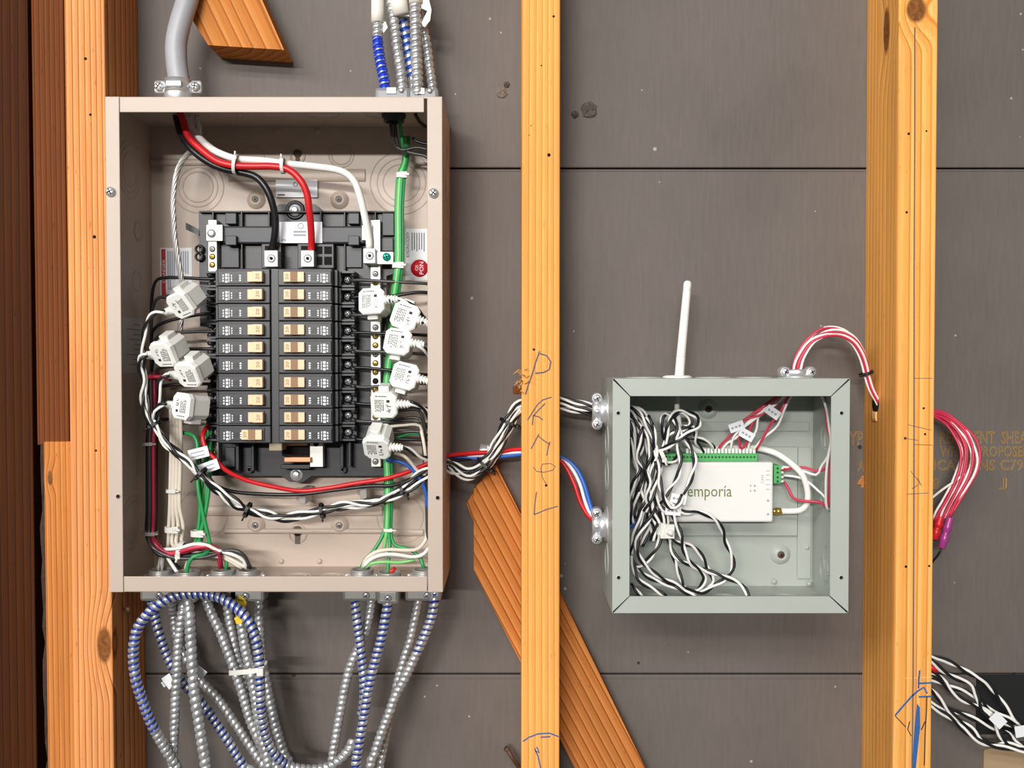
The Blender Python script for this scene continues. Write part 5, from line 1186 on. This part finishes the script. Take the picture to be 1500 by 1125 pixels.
po = c9([(110, 170, .036), (180, 185, .036), (280, 245, .04), (360, 335, .044), (398, 440, .046), (390, 545, .046), (330, 640, .044), (275, 720, .042), (228, 815, .04)])
pi2 = c9([(110, 215, .03), (190, 265, .03), (250, 340, .034), (285, 430, .038), (265, 530, .04), (215, 630, .04), (170, 720, .038), (130, 800, .036), (118, 850, .034)])
random.seed(21)
cl = ['red', 'white']
for i in range(8):
    m = (ROSE, WWIRE)[i % 2]; t = i/7; s = math.sin(i*2.4); s2 = math.cos(i*1.9)
    mid_ = [(p[0]+6*s*(1-.5*j/11), p[1]+6*s2*(1 if 2 < j < 9 else .5), p[2]+.004*s2) for j, p in enumerate(arc)]
    tt = ((i*3) % 8)/7
    out_ = [(po[j][0]*(1-tt)+pi2[j][0]*tt+random.uniform(-2, 2), po[j][1]*(1-tt)+pi2[j][1]*tt+random.uniform(-2, 2), po[j][2]*(1-tt)+pi2[j][2]*tt) for j in range(9)]
    wire('signal_wire', '%s signal wire arching from the box top through the right stud' % ('rose red' if i % 2 == 0 else 'white'), 'wire', inn[i][::-1]+mid_+[(1320, 596, .034), (1350, 600, .034)]+out_, .0014, m, ('red' if i % 2 == 0 else 'white')+' signal wires through the stud', n=6)
for k in range(3):
    tt = (.25, .6, .9)[k]
    q = [(po[j][0]*(1-tt)+pi2[j][0]*tt+3*math.sin(j+k), po[j][1]*(1-tt)+pi2[j][1]*tt, po[j][2]) for j in range(9)]
    wire('signal_wire', ('outer', 'middle', 'inner')[k]+' extra rose red wire of the hanging tail right of the stud', 'wire', [(1352, 602, .034)]+q, .0014, ROSE, None, n=6)
wire('signal_wire', 'single white wire crossing low beside the right stud edge', 'wire', [(1358, 735, .03), (1368, 727, .034), (1382, 716, .04), (1400, 704, .044), (1412, 694, .044)], .0013, WWIRE)
tie('cable_tie', 'black cable tie on the red and white arc beside the right stud', 1269, 547, .043, (.3, 0, -.95), .0075, .0032, BNYLON)
# crimps and tail ends
for i, (a_, b_, m, lab) in enumerate((((1392, 758), (1379, 803), MAG, 'magenta crimp connector on the hanging tail'), ((1378, 757), (1368, 790), RED, 'red crimp connector at the stud edge below the tail'))):
    p0 = P(*a_, .04); p1 = P(*b_, .04); L = (p1-p0).length
    tag(MB().lathe(p0, p1-p0, [(.0036, 0), (.004, .001), (.004, L*.22), (.0046, L*.27), (.0046, L*.4), (.0036, L*.45), (.0036, L*.55), (.0046, L*.6), (.0046, L*.75), (.004, L*.8), (.004, L-.001), (.003, L)], 14).build('crimp_connector', m), lab, 'crimp connector')
wire('tail_wire', 'black wire leaving the magenta crimp connector behind the stud', 'wire', [(1379, 803, .04), (1375, 812, .038), (1370, 818, .036), (1362, 828, .03)], .0012, BWIRE)
# right-hand loop inside the box
wire('signal_wire', 'white wire hanging down the right inside of the junction box', 'wire', c6([(960, 250, .07), (985, 330, .07), (1012, 420, .068), (1032, 560, .066), (1048, 690, .064), (1030, 800, .064), (1010, 960, .064), (1005, 1125, .064), (1010, 1250, .062), (1035, 1290, .06), (1000, 1180, .056), (930, 1110, .05), (850, 1040, .045), (760, 1000, .04), (640, 985, .034)]), .0014, WWIRE, n=6)
wire('signal_wire', 'rose red wire hanging down the right inside of the junction box', 'wire', c6([(985, 250, .068), (1005, 420, .066), (1020, 560, .064), (1045, 680, .062), (1048, 830, .062), (1040, 960, .062), (1035, 1125, .062), (1020, 1270, .06), (960, 1220, .052), (800, 1205, .046), (720, 1180, .04), (680, 1100, .036), (640, 1040, .034)]), .0015, ROSE, n=6)
wire('signal_wire', 'rose red wire running from the small green terminal to the right', 'wire', c6([(630, 940, .034), (720, 918, .04), (830, 918, .046), (940, 950, .052), (1010, 910, .058), (1040, 820, .062), (1046, 740, .064)]), .0014, ROSE, n=6)
wire('signal_wire', 'white wire running from the small green terminal to the right', 'wire', c6([(630, 912, .034), (740, 925, .04), (830, 955, .046), (930, 980, .052), (965, 905, .056), (1015, 835, .062), (1040, 740, .064)]), .0014, WWIRE, n=6)
for i, (x, y, an_, d) in enumerate(((1094, 637, 30, .05), (1079, 625, -20, .048), (1132, 604, 35, .06), (994, 731, 12, .082), (986, 748, 4, .08))):
    o = MB().box((-.008, -.0005, -.0048), (.008, .0005, .0048), .0003).build('wire_flag', PAPER, origin=(0, 0, 0)); o.location = P(x, y, d); o.rotation_euler = (0, math.radians(an_), 0)
    tag(o, ('white paper flag on the red wires nearest the terminal strip', 'second white flag at the upper left of the red wires', 'white flag high on the red wires under the box top', 'white numbered flag in front of the monitor word', 'white flag low at the left edge of the monitor')[i], 'wire label')
    m2 = MB()
    for k in range(3): m2.box((-.006+k*.004, -.0007, .001), (-.0035+k*.004, -.0006, -.0012))
    m2.build('printed_lines', PGREY, o, local=True)
# blue, red, black, white cables into the lower left clamp
for i, (m, dx, nm) in enumerate(((BLUE, 7, 'blue'), (WWIRE, 1, 'white'))):
    wire('supply_wire', nm+' supply wire from behind the stud into the lower left box clamp', 'wire', [(640, 668+i*3, .05), (700, 671-i*3, .045), (740, 668-i*4, .042), (780, 664, .04), (818, 668+i*2, .042), (835+dx, 684, .046), (848+dx, 708, .05), (856+dx, 735, .053), (866+dx*.6, 756, .056), (885, 769, .056), (905, 774, .058), (925, 770, .06), (940, 752, .06), (950, 730, .058)], .0024 if i == 0 else .0019, m)
def box_clamp(label, c, axis, across):
    """two-screw cable clamp: ring on the box, split saddle, two screws"""
    a = Vector(axis); u = Vector(across); f = TOW
    root = thing('cable_clamp', label, 'cable clamp', c, 'cable clamps on the junction box')
    MB().lathe(c, a, [(.0165, 0), (.0165, .002), (.0135, .003), (.0135, .0075)], 24).build('base_ring', STEEL, root)
    for s in (-1, 1):
        p = c+a*.011+u*s*.0135+f*.006
        MB().lathe(p-f*.008, f, [(.0058, 0), (.0058, .009), (.0048, .0105)], 16).build('ear', STEEL, root)
        mb = MB(); screw(mb, p+f*.0025, TOW, .0043, .003); q = mb.build('clamp_screw', STEEL, root)
        m2 = MB(); slot(m2, p+f*.0025, None, .0043, .5*s, .003); m2.build('slot', DARK, q)
    n = 12; vs = []; fs = []
    for k in range(n+1):
        t = PI*k/n
        for rr, h in ((.0118, .006), (.0118, .016), (.0098, .016), (.0098, .006)): vs.append(c+a*h+u*(-math.cos(t)*rr)+f*(math.sin(t)*rr*.9))
    for i in range(n): fs += [(i*4+k, i*4+(k+1) % 4, (i+1)*4+(k+1) % 4, (i+1)*4+k) for k in range(4)]
    fs += [(3, 2, 1, 0), tuple(n*4+k for k in range(4))]
    MB().add(vs, fs, True).build('saddle', STEEL, root)
    p = c+a*.011+f*.0106
    MB().lathe(p-f*.0005, f, [(.003, 0), (.0026, .0012), (.00001, .0012)], 12).build('pressed_rib', STEEL, root)
box_clamp('zinc clamp round the cable bundle on the upper left of the junction box', Vector((EXL, -.056, P(885, 602, .056).z)), (-1, 0, 0), (0, 0, 1))
box_clamp('zinc clamp round the blue and red wires on the lower left of the junction box', Vector((EXL, -.056, P(885, 769, .056).z)), (-1, 0, 0), (0, 0, 1))
box_clamp('zinc clamp round the red and white wires on the junction box top', Vector((P(1166, 548, .058).x, -.058, EZT)), (0, 0, .55), (1, 0, 0))

# tangled sensor cables inside the grey box
TG = 'tangled sensor cables in the junction box'
tang = [(c7([(640, 190, .08), (800, 285, .078), (920, 278, .076), (1050, 340, .074), (1112, 425, .07), (1140, 520, .066), (1192, 640, .064), (1200, 740, .062), (1150, 825, .06), (1050, 885, .06), (950, 942, .062), (840, 930, .066), (720, 872, .07), (600, 818, .072), (470, 708, .074), (412, 600, .076), (412, 520, .076), (450, 425, .076), (520, 330, .076), (545, 240, .074), (520, 120, .07)]), 'long sensor cable sweeping round the lower right of the junction box tangle'),
        (c7([(560, 200, .07), (530, 330, .07), (582, 430, .07), (602, 500, .07), (562, 600, .07), (490, 690, .068), (420, 740, .064), (375, 700, .06)]), 'sensor cable curling to the left side below the tangle'),
        (c7([(640, 180, .078), (690, 262, .078), (722, 350, .078), (770, 460, .078), (800, 600, .076), (852, 700, .074), (930, 770, .07), (970, 830, .066), (922, 915, .062), (850, 950, .06)]), 'sensor cable descending straight then hooking left at the box bottom'),
        (c7([(600, 250, .07), (640, 400, .066), (680, 495, .066), (765, 540, .066), (862, 560, .064), (942, 640, .062), (1000, 760, .06), (1040, 850, .058), (990, 920, .056)]), 'sensor cable bulging right in the middle of the lower loops'),
        (c7([(650, 300, .06), (690, 560, .056), (712, 640, .056), (742, 740, .056), (772, 830, .056), (812, 930, .056)]), 'sensor cable dropping nearly straight to the box floor'),
        (c7([(670, 500, .06), (700, 600, .062), (765, 682, .064), (872, 720, .064), (1000, 770, .064), (1150, 822, .066), (1260, 872, .07), (1310, 930, .074), (1335, 1000, .076)]), 'sensor cable running out to the right over the box lip'),
        (c7([(365, 640, .07), (385, 740, .072), (410, 820, .074), (470, 875, .076), (560, 920, .078), (650, 980, .078)]), 'lowest sensor cable in the left bottom corner of the box'),
        (c7([(375, 700, .064), (470, 795, .064), (600, 858, .066), (700, 890, .068), (830, 950, .07), (900, 985, .07)]), 'sensor cable lying along the box floor'),
        (c7([(365, 880, .06), (400, 920, .064), (450, 985, .066)]), 'short sensor cable end in the lower left corner'),
        (c5([(600, 780, .07), (690, 740, .075), (790, 680, .08), (880, 620, .08), (965, 560, .076), (965, 490, .07), (900, 450, .064), (800, 425, .062), (735, 470, .064), (700, 560, .066), (685, 700, .064), (700, 780, .06)]), 'sensor cable tied into the big loop above the monitor'),
        (c5([(700, 780, .055), (660, 600, .056), (645, 500, .056), (680, 450, .058), (740, 480, .064), (790, 590, .07), (765, 660, .072), (790, 760, .074), (812, 850, .076), (785, 1000, .078), (700, 1125, .078), (640, 1230, .076)]), 'sensor cable falling across the left part of the monitor front'),
        (c5([(760, 520, .06), (830, 640, .066), (885, 720, .07), (925, 800, .074), (935, 880, .076), (905, 1000, .078), (870, 1090, .08), (830, 1200, .08)]), 'sensor cable hanging in front of the printed word'),
        (c5([(860, 680, .05), (950, 665, .05), (1030, 690, .046), (1090, 730, .04), (1100, 770, .036)]), 'sensor cable arching onto the terminal strip'),
        (c5([(820, 560, .058), (930, 580, .056), (940, 680, .05), (980, 740, .042), (1020, 775, .036)]), 'sensor cable dropping from the big loop to the terminal strip'),
        (c5([(720, 500, .056), (800, 440, .058), (880, 470, .06), (900, 540, .06), (830, 590, .062), (740, 610, .062), (690, 680, .06), (650, 800, .064), (680, 880, .066), (760, 860, .062), (800, 800, .056)]), 'sensor cable knotted at the lower left of the big loop'),
        (c5([(520, 470, .07), (570, 560, .072), (585, 660, .072), (600, 800, .074), (640, 900, .076), (600, 1040, .078), (560, 1180, .078), (500, 1300, .076)]), 'sensor cable falling along the right edge of the vertical bundle'),
        (c5([(480, 560, .076), (450, 700, .078), (440, 830, .078), (500, 930, .078), (540, 1050, .078), (520, 1180, .076), (560, 1300, .074), (640, 1420, .074)]), 'sensor cable waving down the middle of the vertical bundle'),
        (c5([(370, 660, .07), (400, 800, .07), (450, 930, .072), (400, 1060, .072), (375, 1200, .07), (390, 1400, .068)]), 'sensor cable hugging the left wall of the junction box'),
        (c5([(600, 860, .08), (625, 960, .082), (640, 1100, .084), (690, 1230, .084), (740, 1275, .084), (800, 1230, .084), (830, 1150, .082)]), 'sensor cable making a hanging loop before the white flag')]
for i, (p, lab) in enumerate(tang): twisted(p, lab, TG, .00145, .042, phase=i*.9)
tie('cable_tie', 'white tape tie knotting the vertical bundle at the monitor corner', 972, 776, .078, (.3, 0, 1), .006, .012, NYLON)
tie('cable_tie', 'white twist tie at the left end of the terminal strip', 970, 668, .07, (1, 0, .4), .007, .004, NYLON)

# cables at the lower right
c10 = lambda pts: K(1340, 940, 6.08, pts)
RG = 'twisted cables at the lower right'
for i, (p, lab) in enumerate(((c10([(60, 100, .03), (160, 145, .03), (270, 165, .03), (400, 230, .03), (540, 310, .03), (640, 360, .03), (710, 450, .03), (800, 570, .03), (870, 660, .03), (960, 750, .03), (1100, 820, .03)]), 'topmost twisted cable right of the golden stud'),
        (c10([(60, 130, .036), (170, 190, .036), (260, 270, .036), (380, 330, .036), (500, 380, .036), (550, 470, .036), (590, 590, .036), (660, 660, .036), (720, 740, .036), (790, 880, .036), (900, 930, .036), (1100, 960, .036)]), 'second twisted cable right of the golden stud bending down steeply'),
        (c10([(60, 300, .028), (200, 350, .028), (300, 400, .028), (440, 440, .028), (560, 500, .028), (640, 580, .028), (720, 640, .028), (850, 670, .03), (960, 740, .03), (1100, 830, .03)]), 'twisted cable through the middle of the lower right group'),
        (c10([(70, 250, .034), (190, 290, .034), (260, 350, .034), (310, 430, .034), (430, 520, .034), (560, 580, .034), (680, 640, .034), (800, 720, .034), (930, 780, .034), (1100, 850, .034)]), 'twisted cable sagging below the middle ones at lower right'),
        (c10([(80, 380, .036), (170, 450, .036), (270, 580, .036), (380, 690, .036), (500, 770, .036), (580, 860, .036), (700, 920, .036), (820, 910, .036), (950, 940, .036), (1100, 970, .036)]), 'twisted cable starting steeply at the lower stud edge'),
        (c10([(60, 480, .03), (160, 560, .03), (300, 610, .03), (440, 650, .03), (600, 720, .03), (740, 780, .03), (840, 820, .03), (900, 900, .03), (1100, 990, .03)]), 'straight slanting twisted cable in the lower right group'),
        (c10([(60, 530, .042), (160, 590, .042), (290, 660, .042), (400, 750, .042), (500, 840, .042), (640, 915, .042), (780, 940, .042), (900, 960, .042), (1100, 990, .042)]), 'lowest twisted cable at the lower right'))):
    twisted(p, lab, RG, .0016, .05, phase=i*1.1)
for i, (x, y, an_) in enumerate(((1462, 1055, 45), (1498, 1071, -10))):
    o = MB().box((-.008, -.0005, -.006), (.008, .0005, .006), .0003).build('wire_flag', PAPER, origin=(0, 0, 0)); o.location = P(x, y, .045); o.rotation_euler = (0, math.radians(an_), 0)
    tag(o, 'white cable flag at the lower right, %s' % ('tilted one over the black membrane' if i == 0 else 'one at the picture edge'), 'wire label')
tag(MB().tube(W([(1352, 972, .03), (1366, 978, .034), (1371, 983, .034)]), .0035, 10).build('crimp_connector', RED), 'red crimp connector peeking from behind the golden stud at lower right', 'crimp connector')
